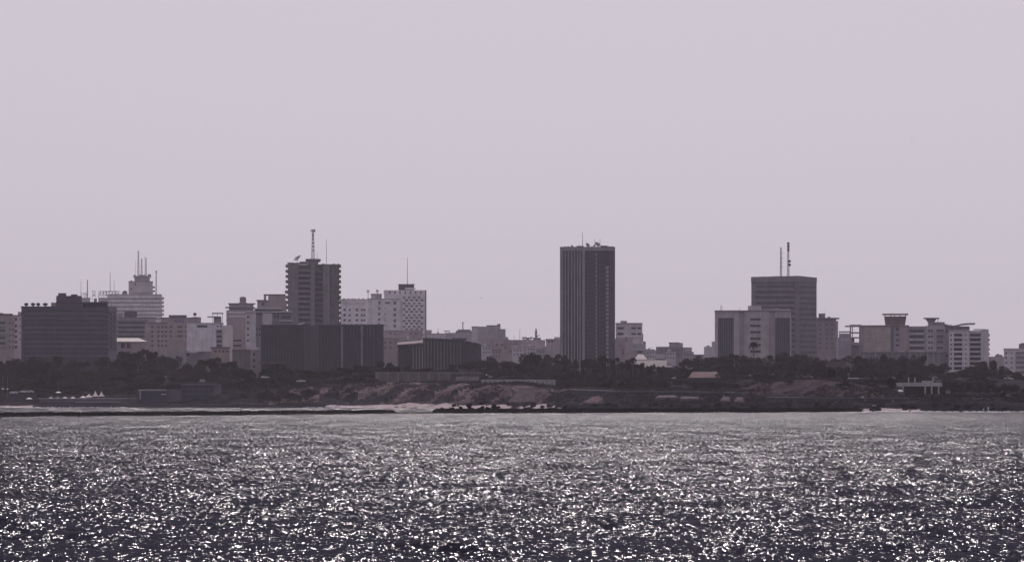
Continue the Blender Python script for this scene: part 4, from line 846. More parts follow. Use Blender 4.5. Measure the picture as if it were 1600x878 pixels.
# small cluttered infill between the big blocks
for Y, p0, p1, y0, m, lab in ((2550, 690, 708, 533.6, M_PALE, 'small pale house peeping over the roof of the curved hall'), (2450, 752, 768, 540.6, M_PALE, 'small pale house right behind the end of the curved hall'), (2400, 768, 784, 546, M_TAN, 'little tan house below the hazy stepped block'), (2450, 800, 818, 543.6, M_PALE, 'small white house below the rows of tiny windows'), (2430, 822, 838, 541.6, M_PALE, 'small pale house under the statue-like column'), (2420, 838, 853, 545.6, M_GREY, 'little grey house left of the low block by the dark tower'), (2300, 1009, 1024, 547, M_PALE, 'small pale house right of the white balconied block'), (2400, 1040, 1056, 549, M_PALE, 'small pale house below the cluster of hazy flats'), (2350, 1066, 1084, 550.6, M_GREY, 'small grey house right of the cluster of hazy flats'), (2380, 640, 662, 536, M_PALE, 'small white house left of the curved hall roof')):
    B = Bld('house', lab, 'house', Y, (p0 + p1) / 2); w_ = p1 - p0
    B.b('wall', p0, p1, y0, None, m, 0, 9); B.b('roof_slab', p0 - .5, p1 + .5, y0 - .8, y0, M_GREY, -.5, 9.4)
    B.b('roof_box', p0 + w_ * .2, p0 + w_ * .5, y0 - 3.4, y0 - .8, m, 2, 6); B.b('roof_tank', p0 + w_ * .7, p0 + w_ * .8, y0 - 2.4, y0 - .8, M_MID, 3, 4.5); B.mast(p0 + w_ * .62, y0 - 6, y0 - .8, .08, 4)
    B.wins([p0 + w_ * f for f in (.22, .5, .78)], (y0 + 4, y0 + 10), w_ * .13, 2.6, M_SOFT)
# ------------------------------------------------------------------ along the shore
def Bs(name, label, cat, Y, pc, group=None):
    return Bld(name, label, cat, Y, pc, group)
M_WALLC = C('stained_sea_wall', .11, .095, .098); M_BLUE = C('dark_blue_paint', .035, .036, .07); M_EMB = C('tan_stone_paving', .075, .057, .046, 1.0, .4, spec=0)
M_EMBL = C('pale_rubble', .12, .092, .072, 1.0, .5, spec=0); M_WALLD = C('dark_sea_wall', .05, .043, .047)
v = Bs('beach_building', 'low dark beach building with a pale roof edge beside the water', 'building', 1872, 237)
v.b('wall', 217, 258, 611, None, M_BLUE, 0, 10); v.b('roof', 215.6, 259.4, 608, 610.4, M_GREY, -.8, 10.5); v.b('end_post', 218, 220.4, 610.4, 624, M_GREY, -.6, 0); v.b('side_wall', 214, 217, 611, None, M_DIM, .5, 9); v.b('sea_wall', 205, 262, 630, None, M_WALLD, -2, 0); v.wins([225 + 6 * i for i in range(5)], (617,), 3.6, 4, M_GLASS); v.b('awning', 252, 259, 615, 616.4, M_WHITE, -1.6, 0)
v = Bs('beach_building', 'larger navy beach pavilion with a row of windows and grey end wall', 'building', 1880, 300)
v.b('wall', 283, 334, 602, None, M_BLUE, 0, 12); v.b('end_wall', 334, 346, 600.6, None, M_WALLC, -.2, 12); v.b('roof', 281.6, 346.6, 599.4, 601.6, M_WALLC, -1, 12.6); v.b('roof_terrace', 260, 334, 596.6, 599.4, M_WALLD, 2, 11); v.b('low_wing', 258, 283, 608, None, M_WALLC, .5, 10); v.wins([289.5 + 8.1 * i for i in range(6)], (611,), 5.4, 4.6, M_GLASS); v.wins([289.5 + 8.1 * i for i in range(6)], (604,), 5.4, 3, M_GLASS); v.wins([289.5 + 8.1 * i for i in range(6)], (619,), 5.4, 3.6, M_GLASS); v.bands('floor_band', 283, 334, 607, 7.6, 2, 1.2, M_SLATE, -.4, 0); v.b('sea_wall', 262, 352, 629, None, M_WALLD, -2, 0)
v.b('roof_shed', 312, 320, 592.4, 596.6, M_TAN, 4, 8)
def tent(px, Y, w, y0, y1, label, i):
    B = Bs('peaked_tent', label, 'tent', Y, px, 'peaked canopy tents by the beach')
    zt, ze = B.z(y0), B.z(y1); a = B.x(px - w / 2); b = B.x(px + w / 2); dd = (b - a); mb = MB(); c = (a + b) / 2
    rings = [(1, 0), (.62, .22), (.33, .5), (.12, .82), (.02, 1)]
    vs = []
    for s, hh in rings: vs += [(c - dd / 2 * s, dd / 2 - dd / 2 * s, ze + (zt - ze) * hh), (c + dd / 2 * s, dd / 2 - dd / 2 * s, ze + (zt - ze) * hh), (c + dd / 2 * s, dd / 2 + dd / 2 * s, ze + (zt - ze) * hh), (c - dd / 2 * s, dd / 2 + dd / 2 * s, ze + (zt - ze) * hh)]
    mb.add(vs, [(r * 4 + k, r * 4 + (k + 1) % 4, r * 4 + 4 + (k + 1) % 4, r * 4 + 4 + k) for r in range(4) for k in range(4)]).build('canopy', C('cream_canvas', .75, .63, .54), B.o, (0, 0, B.zb))
    for q in (px - w / 2 + .5, px + w / 2 - .5): B.b('pole', q - .25, q + .25, y1 - .1, None, M_STEEL, .1, .3)
tent(149, 1895, 10, 610, 619, 'cream peaked canopy tent, taller of the twin peaks on the left', 0)
tent(158.5, 1895, 10, 610.6, 619, 'cream peaked canopy tent, right-hand one of the twin peaks', 1)
tent(139, 1893, 12, 614.6, 620, 'flatter cream canopy tent joined to the twin-peaked tents', 2)
tent(129.6, 1892, 11, 617.6, 621, 'lowest cream canopy at the left end of the row of tents', 3)
mb_u = MB(); mb_u.lathe((0, 0, 2.0), (0, 0, 1), [(0, 1.7), (.12, 1.66), (.45, .9), (.7, .08)], 10)
UMB = bpy.data.meshes.new('canopy'); UMB.from_pydata(mb_u.v, [], mb_u.f); UMB.materials.append(C('white_canvas', .75, .72, .72))
mb_u = MB(); mb_u.tube((0, 0, -.6), (0, 0, 2.2), .06); UMP = bpy.data.meshes.new('pole'); UMP.from_pydata(mb_u.v, [], mb_u.f); UMP.materials.append(M_STEEL)
for px, py, w in ((45.5, 622, 1), (79.5, 621.3, .9), (90, 621.8, 1), (101.5, 621.2, 1), (114, 621.2, 1.05), (91, 612.4, .9), (4.6, 607, .5), (11.8, 607.2, .42), (141, 629, .8), (258, 614.6, .4)):  # the two tiny far-left domes are added to stand for white sparkles
    Y = 1890; o = thing('beach_umbrella', 'small white beach umbrella on the shore below the wooded slope', 'umbrella', (X(px, Y), Y, Z(py, Y) - 2.4 * w), 'white umbrellas along the left shore')
    for n, me in (('canopy', UMB), ('pole', UMP)):
        c = bpy.data.objects.new(n, me); COL.objects.link(c); c.parent = o; c.scale = (w, w, w)
    c.scale = (1, 1, 1.0 + 3.0 * (py < 615)); c.location.z = -1.0
v = Bs('quay', 'low grey quay wall along the left beach under the umbrellas', 'wall', 1884, 150)
v.b('wall', 62, 215, 623, None, M_WALLC, 0, 6); v.b('coping', 60, 215, 621.6, 623, M_GREY, -.3, 6); v.b('slab', 118, 188, 627.4, 628.4, M_GREY, -3, 0); v.b('lower_wall', 66, 214, 628.4, None, M_WALLD, -2.6, 0)
# parked cars
def car_meshes():
    b = MB(); W = .85
    pr = [(-2.1, .35), (-2.12, .75), (-1.95, .92), (-1.3, .98), (1.0, .98), (1.85, .85), (2.1, .7), (2.12, .35)]
    n = len(pr)
    b.add([(x, -W, z) for x, z in pr] + [(x, W, z) for x, z in pr], [tuple(range(n)), tuple(reversed(range(n, 2 * n)))] + [(i, n + i, n + (i + 1) % n, (i + 1) % n) for i in range(n)])
    c = MB(); pr = [(-1.7, .98), (-1.25, 1.42), (.35, 1.45), (1.05, .98)]
    c.add([(x, -W * (.97 if z < 1 else .8), z) for x, z in pr] + [(x, W * (.97 if z < 1 else .8), z) for x, z in pr], [(0, 1, 2, 3), (7, 6, 5, 4)] + [(i, 4 + i, 4 + (i + 1) % 4, (i + 1) % 4) for i in range(4)])
    wh = MB()
    for x in (-1.3, 1.3):
        for y in (-.86, .7): wh.tube((x, y, .32), (x, y + .16, .32), .32, .32, 10)
    r = MB(); r.box(-1.2, .3, -.66, .66, 1.44, 1.5)
    out = []
    for nm, q in (('body', b), ('cabin_glass', c), ('wheel', wh), ('roof', r)):
        me = bpy.data.meshes.new(nm); me.from_pydata(q.v, [], q.f); out.append((nm, me))
    return out
CARS = car_meshes()
M_TYRE = C('tyre_rubber', .02, .02, .02); M_CARG = C('car_glass', .04, .04, .05, .05, .1, spec=.6)
for i, (px, py, Y, col, nm) in enumerate(((21.5, 614.8, 1905, (.5, .5, .52), 'silver car, leftmost of those parked above the left beach'), (29.5, 613.6, 1906, (.12, .12, .14), 'dark car parked between two pale ones above the left beach'), (37.5, 613.4, 1905, (.6, .6, .6), 'white car in the middle of the parked row above the left beach'), (46.5, 613.4, 1906, (.4, .38, .38), 'grey car, rightmost of those parked above the left beach'), (1180.5, 616.6, 1500, (.7, .7, .7), 'white car parked alone on the coast road'), (414, 590.8, 1880, (.5, .48, .42), 'pale car on the cliff-top road near the ribbed block'), (470, 597, 1850, (.45, .42, .3), 'yellowish car parked at the cliff edge left of the stone wall'))):
    x = X(px, Y); o = thing('parked_car', nm, 'car', (x, Y, Z(py, Y) - .1), 'parked cars'); o.rotation_euler.z = (i % 3 - 1) * .25
    paint = C('car_paint_%d' % i, *col, rough=.25, var=.05, spec=.5)
    for n, me in CARS:
        me2 = me.copy(); me2.materials.append({'body': paint, 'roof': paint, 'cabin_glass': M_CARG, 'wheel': M_TYRE}[n]); c = bpy.data.objects.new(n, me2); COL.objects.link(c); c.parent = o
    if py > 0:                                             # the parking slab they stand on
        pass
v = Bs('parking_terrace', 'grey parking terrace above the left beach', 'wall', 1902, 34); v.b('slab', 8, 58, 615.3, None, M_WALLD, 0, 9); v.b('kerb', 8, 58, 614.9, 615.3, M_STONE, -.2, .2)

# cliff-top walls and embankments
v = Bs('stone_wall', 'long plain stone wall along the cliff top below the curved hall', 'wall', 1868, 645)
v.b('wall', 586, 705, 582, None, C('mauve_stone', .13, .105, .105), 0, 1.2); v.b('coping', 585.6, 705.4, 581, 582.1, M_STONE, -.2, 1.4)
v.fins('pier', [590 + 16 * i for i in range(8)], 581.4, None, 2, M_STONE, -.25, 0)
v = Bs('brick_hut', 'squat reddish ruin at the right end of the cliff-top wall', 'building', 1855, 728); v.b('wall', 706, 751, 583, None, M_BROWN, 0, 6); v.b('roof', 705, 752, 581.4, 583, M_STONE, -.5, 6.5); v.b('shade_opening', 708, 722, 585, 592, M_DIM, -.1, .4); v.b('wall_piece', 712, 748, 588, None, M_STONE, -.6, 0)
v = Bs('balustrade', 'pale panelled wall on the cliff edge left of the tall dark tower', 'wall', 1790, 810); v.b('wall', 752, 868, 594, 602, M_GREY, .3, .6); v.b('coping', 751.6, 868.4, 593, 594, M_PALE, 0, .9); v.fins('post', [755 + 7.4 * i for i in range(16)], 594, 602.6, 1.6, M_PALE, 0, .9); v.b('plinth', 751, 869, 602, None, M_WALLC, -.3, 1.4)
v = Bs('paved_embankment', 'sloping tan stone-paved embankment above the beach rocks', 'embankment', 1676, 838)
v.prism('slope', [(792, -2), (864, -2), (880, 18), (812, 18)], [628, 627, 607.4, 607.8], 634, M_EMB); v.prism('coping', [(811, 18), (886, 18), (886, 19.5), (811, 19.5)], 606.4, 616, M_STONE); v.prism('rubble_patch', [(855, -4), (870, -4), (884, 8), (872, 8)], [627.4, 627, 616, 615.4], 634, M_EMBL)
v.fins('joint', [806 + 9 * i for i in range(7)], 606.2, 606.6, .5, M_STONE, 17.7, 18)
def wall_run(name, label, pts, thick, m, mc, cop=1.2, butt=0):
    """a wall that follows the bend of the coast, one part per straight stretch; pts: (photo px, distance, top row)"""
    c = pts[len(pts) // 2]; t = thing(name, label, 'wall', (X(c[0], c[1]), c[1], ground(X(c[0], c[1]), c[1]) - 1))
    for (p0, Y0, y0), (p1, Y1, y1) in zip(pts, pts[1:]):
        a, b = Vector((X(p0, Y0), Y0)), Vector((X(p1, Y1), Y1)); z0, z1 = Z(y0, Y0), Z(y1, Y1)
        n = Vector((-(b - a).y, (b - a).x)).normalized() * thick
        zb = min(ground(a.x, a.y), ground(b.x, b.y)) - 2
        MB().prism([a, b, b + n, a + n], zb, [z0, z1, z1, z0]).build('wall', m, t)
        k = n.normalized() * .35; h = cop / F * Y0
        MB().prism([a - k, b - k, b + n + k, a + n + k], [z0 + .02, z1 + .02, z1 + .02, z0 + .02], [z0 + h, z1 + h, z1 + h, z0 + h]).build('coping', mc, t)
        for i in range(butt):
            q = a.lerp(b, (i + .5) / butt); u = (b - a).normalized() * .45; zq = z0 + (z1 - z0) * (i + .5) / butt - .3
            MB().prism([q - u - k * 1.6, q + u - k * 1.6, q + u, q - u], zb, [zq - .8, zq - .8, zq, zq]).build('buttress', mc, t)
wall_run('sea_wall', 'long dark sea wall carrying the coast road across the right of the bay', [(884, 1672, 609.4), (960, 1618, 612), (1040, 1568, 612.4), (1120, 1520, 613.4), (1196, 1478, 615.4)], 3, M_WALLD, M_WALLC, 1.6, 3)
wall_run('road_parapet_wall', 'thin dark parapet on the far side of the coast road', [(890, 1690, 605.6), (960, 1636, 607.6), (1040, 1588, 608), (1120, 1542, 608.4), (1196, 1498, 609)], .5, M_WALLD, M_WALLD, .8)
for p0, p1, y0, YY, lab in ((1024, 1062, 617.4, 1548, 'left part of the long pale rubble bank under the sea wall'), (1062, 1101, 618.6, 1524, 'right part of the long pale rubble bank under the sea wall'), (1125, 1142, 618.4, 1490, 'left of two tilted tan slabs under the sea wall'), (1147, 1164, 619.6, 1478, 'right of two tilted tan slabs under the sea wall')):
    v = Bs('rubble_bank', lab, 'embankment', YY, (p0 + p1) / 2)
    hgt = 3.2 if p0 < 1100 else 6.6
    v.prism('bank', [(p0, -3), (p1, -3), (p1 - 2, 4.6), (p0 + 5, 4.6)], [y0 + hgt, y0 + hgt + (2 if p0 > 1050 else 0), y0 + (1.5 if p0 > 1050 else 0), y0], y0 + hgt + 5, M_EMBL if p0 < 1100 else C('tan_slab', .11, .082, .062, 1.0, .4, spec=0))
wall_run('sea_wall', 'lower dark sea wall under the red earth slope at right', [(1196, 1462, 621), (1260, 1418, 622), (1330, 1378, 622.4), (1418, 1362, 623)], 2, M_WALLD, M_WALLC, 1.2, 2)
wall_run('sea_wall', 'upper plain dark wall retaining the red earth slope', [(1196, 1492, 609), (1260, 1450, 608.6), (1330, 1422, 608.6), (1400, 1412, 609)], 2, M_WALLD, M_WALLD, .8, 0)
b_ = gable('house', 'brown-roofed house with a beige gable above the red earth slope', 1640, 1284, 1340, 564.5, 575, None, 12, M_DIM, C('dark_brown_roof', .04, .028, .026, 1.0, .4, spec=0), .2, (1290, 1302))
b_.prism('gable_wall', [(1322, -1.6), (1341, -1.6), (1341, -.8), (1322, -.8)], [564, 577, 577, 564], None, C('beige_gable', .15, .125, .11))
v = Bs('shed', 'flat white-roofed shed below the brown-roofed house', 'house', 1560, 1334); v.b('wall', 1322, 1358, 591.6, None, M_DIM, 0, 6); v.b('roof', 1325, 1342.4, 590.2, 591.6, M_WHITE, -.6, 5); v.b('roof_edge', 1343, 1360, 590.4, 591.4, M_MID, -.4, 6)
v = Bs('pavilion', 'pale flat-roofed terrace pavilion on white columns near the right shore', 'building', 1500, 1438)
M_PAV = C('pavilion_white', .4, .375, .375)
v.b('roof_beam', 1397, 1482, 597.6, 603.4, M_PAV, 0, 1.2); v.b('roof_slab', 1397, 1482, 597.6, 598.6, M_PAV, 1.2, 9); v.b('frieze', 1440, 1458, 594.6, 597.6, M_PAV, .2, 1); 
for px in (1411.5, 1445.6, 1455.6, 1466.4, 1479.4): v.b('column', px - 1.2, px + 1.2, 603.4, 616 if px > 1415 else 608, M_PAV, .1, 1)
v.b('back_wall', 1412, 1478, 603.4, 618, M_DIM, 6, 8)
for px in (1398.4, 1420, 1429.6, 1457.6): v.b('roof_post', px - .9, px + .9, 589.6 if px < 1450 else 588.6, 597.6, M_PAV, .2, .9)
v.b('wall', 1482, 1484, 600, 617, M_PAV, .2, 6)
v = Bs('house', 'small grey-white house left of the pillared pavilion', 'house', 1460, 1392); v.b('wall', 1374, 1408, 611, None, M_GREY, 0, 7); v.prism('roof', [(1371, -1), (1412, -1), (1409, 8), (1376, 8)], [611.4, 611.4, 608.6, 608.6], 612, M_MID); v.wins((1381, 1390, 1399), (616,), 3.4, 3.6, M_DIM); v.fins('fence_post', [1406.5 + 2 * i for i in range(5)], 615.6, 621.6, .7, M_PAV, -1.2, -1)
v = Bs('garden_wall', 'long low wall on the rocks under the trees at the right edge', 'wall', 1400, 1545); v.b('wall', 1486, 1620, 621.4, None, M_WALLC, 0, 2); v.b('hut', 1570, 1600, 615.8, 626, M_MID, 1, 5); v.b('hut_door', 1586, 1595, 620, 626.4, C('orange_door', .35, .2, .12), .8, 1.1)
v.fins('pier', [1492 + 15 * i for i in range(8)], 620.6, None, 2, M_STONE, -.2, 0)
def boat(px, py, Y, L, rz, label):
    o = thing('rowing_boat', label, 'boat', (X(px, Y), Y, Z(py, Y))); o.rotation_euler.z = rz; ORI[o.name] = Vector((0, 0, 0))
    st = [(-.5, .55, .62), (-.3, .85, .5), (0, 1, .46), (.3, .75, .52), (.46, .3, .66), (.5, .03, .75)]
    vs = []
    for a, w_, hh in st: vs += [(a * L, -.16 * L * w_, hh), (a * L, -.1 * L * w_, .12), (a * L, 0, 0), (a * L, .1 * L * w_, .12), (a * L, .16 * L * w_, hh), (a * L, 0, .28)]
    fs = [(i * 6 + k, (i + 1) * 6 + k, (i + 1) * 6 + (k + 1) % 6, i * 6 + (k + 1) % 6) for i in range(5) for k in range(6)] + [(5, 4, 3, 2, 1, 0), (30, 31, 32, 33, 34, 35)]
    MB().add(vs, fs).build('hull', C('white_boat_paint', .7, .68, .66, .4), o, (0, 0, 0))
    MB().box(-.02 * L, .03 * L, -.13 * L, .13 * L, .34, .4).build('thwart', M_STONE, o, (0, 0, 0)); MB().box(-.3 * L, -.25 * L, -.12 * L, .12 * L, .36, .42).build('thwart', M_STONE, o, (0, 0, 0))
boat(1371, 634.4, 1355, 3.6, .1, 'white rowing boat drawn up on the rocks near the small house')
boat(1552, 625.6, 1385, 3.8, -.25, 'white boat lying along the low wall at the right edge')
boat(1345, 621.4, 1399, 2.2, 0, 'little white boat on top of the lower sea wall')
# two people at the water's edge in pale clothes
def person(px, py, Y, label, hgt=1.7, lean=0):
    o = thing('person', label, 'person', (X(px, Y), Y, Z(py, Y)), None); ORI[o.name] = Vector((0, 0, 0))
    me = bpy.data.meshes.new('body')
    J = [(0, 0, .92, .15), (0, 0, 1.2, .14), (0, 0, 1.42, .15), (0, 0, 1.5, .065), (0, -.01, 1.62, .1), (0, -.01, 1.72, .07),
         (.2, 0, 1.4, .06), (.27, 0, 1.13, .048), (.28, -.06, .88, .04), (-.2, 0, 1.4, .06), (-.27, 0, 1.13, .048), (-.26, -.1, .9, .04),
         (.1, 0, .86, .09), (.12, 0, .48, .065), (.13, .02, .06, .045), (.13, -.12, .03, .04), (-.1, 0, .86, .09), (-.12, 0, .48, .065), (-.13, .02, .06, .045), (-.13, -.12, .03, .04)]
    E = [(0, 1), (1, 2), (2, 3), (3, 4), (4, 5), (2, 6), (6, 7), (7, 8), (2, 9), (9, 10), (10, 11), (0, 12), (12, 13), (13, 14), (14, 15), (0, 16), (16, 17), (17, 18), (18, 19)]
    k = hgt / 1.75
    me.from_pydata([(a * k, b * k, c * k) for a, b, c, _ in J], E, [])
    b = link('body', me, o, (0, 0, 0)); sk = b.modifiers.new('skin', 'SKIN'); 
    for i, sv in enumerate(me.skin_vertices[0].data): sv.radius = (J[i][3] * k,) * 2; sv.use_root = (i == 0)
    b.modifiers.new('sub', 'SUBSURF').levels = 1; me.materials.append(C('pale_clothing', .7, .68, .66))
person(1536.6, 642.2, 1322, 'person in pale clothes standing on the rocks, left of a pair by the water', 1.1)
person(1544.2, 641.8, 1323, 'taller person in pale clothes on the rocks by the water at right', 1.6)

# birds
def bird(px, py, Y, span, roll, label):
    o = thing('bird', label, 'bird', (X(px, Y), Y, Z(py, Y)), 'birds over the bay'); ORI[o.name] = Vector((0, 0, 0))
    s = span; mb = MB()
    mb.lathe((0, .22 * s, 0), (0, -1, 0), [(0, .01 * s), (.1 * s, .05 * s), (.25 * s, .07 * s), (.38 * s, .045 * s), (.44 * s, .01 * s)], 7)
    for d in (-1, 1):
        P = [(.04 * d * s, -.1 * s, .03 * s), (.26 * d * s, -.13 * s, .13 * s), (.5 * d * s, 0, .06 * s), (.27 * d * s, .03 * s, .12 * s), (.04 * d * s, .06 * s, .02 * s)]
        mb.add(P + [(x, y, z - .018 * s) for x, y, z in P], [(0, 1, 2, 3, 4), (9, 8, 7, 6, 5)] + [(i, 5 + i, 5 + (i + 1) % 5, (i + 1) % 5) for i in range(5)])
    mb.build('body', C('dark_plumage', .03, .03, .035), o, (0, 0, 0)); o.rotation_euler = (0, roll, roll * 2)
for args in ((1424.5, 218.4, 900, .62, .2, 'dark bird high in the sky at upper right'), (767.5, 373.4, 900, .5, -.2, 'small bird in the empty sky left of the tall dark tower'), (751.6, 465.4, 900, .75, .4, 'bird flying low between the checkerboard tower and the dark tower'), (784.6, 450.4, 900, .4, .1, 'tiny bird just above and right of the low-flying one'), (694.4, 477.6, 900, .55, -.1, 'small bird right of the checkerboard tower'), (1108.8, 462.4, 900, .4, .2, 'tiny bird left of the grey slab block')):
    bird(*args)
# ------------------------------------------------------------------ trees
def leaf_mesh(name, pts, size, m, rng):
    n = len(pts); V = np.empty((n, 4, 3))
    a = rng.normal(size=(n, 3)); a /= np.linalg.norm(a, axis=1)[:, None]
    b = np.cross(a, rng.normal(size=(n, 3))); b /= np.linalg.norm(b, axis=1)[:, None]
    s = size * rng.uniform(.6, 1.4, (n, 1))
    V[:, 0] = pts - a * s; V[:, 1] = pts - b * s * .55; V[:, 2] = pts + a * s; V[:, 3] = pts + b * s * .55
    me = bpy.data.meshes.new(name)
    me.from_pydata(V.reshape(-1, 3).tolist(), [], np.arange(4 * n).reshape(-1, 4).tolist()); me.materials.append(m); me.update()
    return me
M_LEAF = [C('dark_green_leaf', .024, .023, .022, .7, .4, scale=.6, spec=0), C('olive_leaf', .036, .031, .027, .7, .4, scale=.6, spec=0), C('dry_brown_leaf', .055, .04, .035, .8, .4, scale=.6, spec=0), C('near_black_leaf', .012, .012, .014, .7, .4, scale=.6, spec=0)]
M_BARK = C('bark', .05, .04, .034)
def crown(seed, kind):
    rng = np.random.RandomState(seed); pts = []
    k = rng.randint(7, 12)
    for i in range(k):
        if kind == 'tall': c = np.array([rng.normal(0, .12), rng.normal(0, .12), rng.uniform(.12, .9)]); r = .22 * (1.15 - c[2] * .6)
        elif kind == 'flat': c = np.array([rng.uniform(-.4, .4), rng.uniform(-.4, .4), rng.uniform(.62, .86)]); r = rng.uniform(.12, .2)
        else: c = np.array([rng.normal(0, .2), rng.normal(0, .2), rng.uniform(.38, .8)]); r = rng.uniform(.15, .27)
        n = int(1500 * r)
        d = rng.normal(size=(n, 3)); d /= np.linalg.norm(d, axis=1)[:, None]
        d *= (rng.uniform(.25, 1, (n, 1)) ** .5) * r; d[:, 2] *= (.55 if kind == 'flat' else .85)
        pts.append(c + d * np.array([1, 1, 1]))
    return np.concatenate(pts)
PROTO = []
for s in range(14):
    kind = ('round', 'round', 'flat', 'round', 'tall')[s % 5]; rng = np.random.RandomState(100 + s)
    cm = leaf_mesh('crown', crown(50 + s, kind), .032, M_LEAF[(0, 1, 3, 0, 3, 2, 1)[s % 7]], rng)
    tb = MB(); tb.tube((0, 0, -.12), (.01, 0, .35), .03, .022, 6); rr = random.Random(s)
    for i in range(5):
        an = rr.uniform(0, 6.28); tb.tube((.01, 0, rr.uniform(.25, .38)), (.24 * math.cos(an), .24 * math.sin(an), rr.uniform(.5, .75)), .016, .006, 5)
    tm = bpy.data.meshes.new('trunk'); tm.from_pydata(tb.v, [], tb.f); tm.materials.append(M_BARK)
    PROTO.append((kind, cm, tm))
def plant_tree(px, ytop, Y, wpx, label, group, pi=None, rr=random, name='tree'):
    x = X(px, Y); zg = ground(x, Y); H = Z(ytop, Y) - zg
    if H < 1.5: return
    pi = rr.randrange(len(PROTO)) if pi is None else pi
    H = min(H, 17.0); zt = Z(ytop, Y)
    o = thing(name, label, name, (x, Y, zg), group)
    W = wpx / F * Y
    lo = zt - zg - H                                       # a tree standing on a raised terrace where the bank is high
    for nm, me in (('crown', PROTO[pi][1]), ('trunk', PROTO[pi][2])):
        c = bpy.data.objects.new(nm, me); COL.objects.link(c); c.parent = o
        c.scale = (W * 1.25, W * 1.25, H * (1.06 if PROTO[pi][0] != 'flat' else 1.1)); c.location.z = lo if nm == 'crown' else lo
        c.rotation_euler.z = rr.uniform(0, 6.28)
rt = random.Random(12)
ZONES = [  # px range, skyline as (px, y) pairs, rows, first depth, row step, label, group
    ((-12, 118), [(0, 549), (40, 556), (118, 556)], 5, 2048, -28, 'dark leafy trees on the wooded slope below the slate hotel', 'trees on the slope below the slate hotel'),
    ((118, 268), [(118, 566), (160, 556), (186, 549), (225, 546), (268, 552)], 5, 2058, -29, 'dark leafy trees on the slope below the pale-roofed hall', 'trees below the pale-roofed hall'),
    ((268, 402), [(268, 566), (300, 566), (340, 560), (380, 570), (402, 584)], 4, 2010, -34, 'dark leafy trees below the white block and tan tower house', 'trees below the tan tower house'),
    ((402, 596), [(402, 572), (440, 570), (480, 578), (520, 580), (560, 574), (596, 572)], 2, 1945, -30, 'dark leafy trees at the foot of the wide ribbed block', 'trees at the foot of the ribbed block'),
    ((598, 752), [(598, 566), (625, 572), (670, 576), (752, 566)], 2, 1925, -26, 'dark leafy trees at the foot of the curved hall', 'trees at the foot of the curved hall'),
    ((750, 880), [(750, 560), (775, 562), (800, 566), (822, 553), (850, 549), (880, 556)], 4, 1960, -40, 'bushy trees in the grove left of the tall dark tower', 'grove left of the tall dark tower'),
    ((880, 1010), [(880, 562), (910, 566), (940, 562), (975, 564), (1010, 574)], 4, 1940, -55, 'dark trees in the garden below the tall dark tower', 'garden trees below the tall dark tower'),
    ((1010, 1125), [(1010, 578), (1060, 573), (1085, 556), (1125, 556)], 4, 1900, -55, 'dark trees around the bungalow left of the bank block', 'trees around the bungalow'),
    ((1120, 1330), [(1120, 556), (1160, 556), (1190, 560), (1225, 552), (1260, 552), (1290, 558), (1330, 566)], 4, 1900, -70, 'dark bushy trees in front of the white bank block', 'trees before the bank block'),
    ((1330, 1480), [(1330, 560), (1350, 553), (1375, 556), (1400, 552), (1420, 560), (1440, 556), (1480, 572)], 4, 1880, -80, 'dark trees in front of the brown complex', 'trees before the brown complex'),
    ((1470, 1612), [(1470, 580), (1500, 576), (1535, 566), (1560, 572), (1612, 590)], 5, 1860, -80, 'dark trees on the shore below the white flats', 'trees below the white flats'),
]
for (p0, p1), sl, rows, Y0, dY, lab, grp in ZONES:
    for r in range(rows):
        px = p0 + rt.uniform(0, 10)
        while px < p1:
            w = rt.uniform(17, 33) * (1 + .12 * r)
            yt = float(np.interp(px, [q[0] for q in sl], [q[1] for q in sl])) + r * 12.5 + rt.uniform(-4, 5) * (1 if r else .8)
            row = ('topmost of the ' if r == 0 else 'lowest of the ' if r == rows - 1 else 'mid-slope one of the ')
            l2 = row + lab; plant_tree(px, yt, Y0 + dY * r + rt.uniform(-8, 8), w, l2, row + grp, None, rt)
            px += w * rt.uniform(.5, .8)
# hedges and bushes low down along the banks
for p0, p1, ya, yb, off, lab, grp in ((880, 1040, 594, 604, 95, 'low dark bush along the coast road below the tall dark tower', 'bushes along the coast road'), (1040, 1200, 594, 606, 100, 'low dark bush along the coast road below the bungalow', 'bushes below the bungalow'), (1185, 1300, 574, 592, 120, 'dark bush on top of the red earth slope', 'bushes on the red earth slope'), (1340, 1400, 590, 612, 90, 'dark bush left of the pillared pavilion', 'bushes left of the pavilion'), (1482, 1612, 592, 606, 150, 'dark bush right of the pillared pavilion', 'bushes right of the pavilion'), (1400, 1612, 612, 622, 66, 'low bush above the shore rocks below the pavilion', 'bushes above the rocks'), (1200, 1330, 592, 604, 78, 'small bush growing on the face of the red earth slope', 'bushes on the earth slope face'), (350, 590, 590, 600, 66, 'low bush on the cliff top below the ribbed block', 'bushes on the cliff top'), (380, 560, 604, 622, 36, 'scrubby bush on the cliff face left of the beach', 'bushes on the cliff face')):
    px = p0
    while px < p1:
        w = rt.uniform(9, 20); Y = float(np.interp(px, [0, 600, 840, 1200, 1330, 1600], [1863, 1806, 1650, 1425, 1345, 1316])) + off + rt.uniform(-12, 12)
        plant_tree(px, rt.uniform(ya, yb), Y, w, lab, grp, rt.choice((0, 1, 3, 5, 6, 8, 10, 11)), rt, 'bush'); px += w * rt.uniform(.45, .8)
for q, y in ((1283, 569), (1306, 573), (1318, 570), (1338, 572)): plant_tree(q, y, 1610, 18, 'dark tree partly hiding the brown-roofed house', 'trees before the brown-roofed house', None, rt)
plant_tree(921, 558, 1890, 30, 'broad near-black tree standing in front of the tall dark tower', None, 7, rt)
plant_tree(912, 562, 1885, 20, 'slightly smaller near-black tree overlapping the broad one at the dark tower', None, 9, rt)
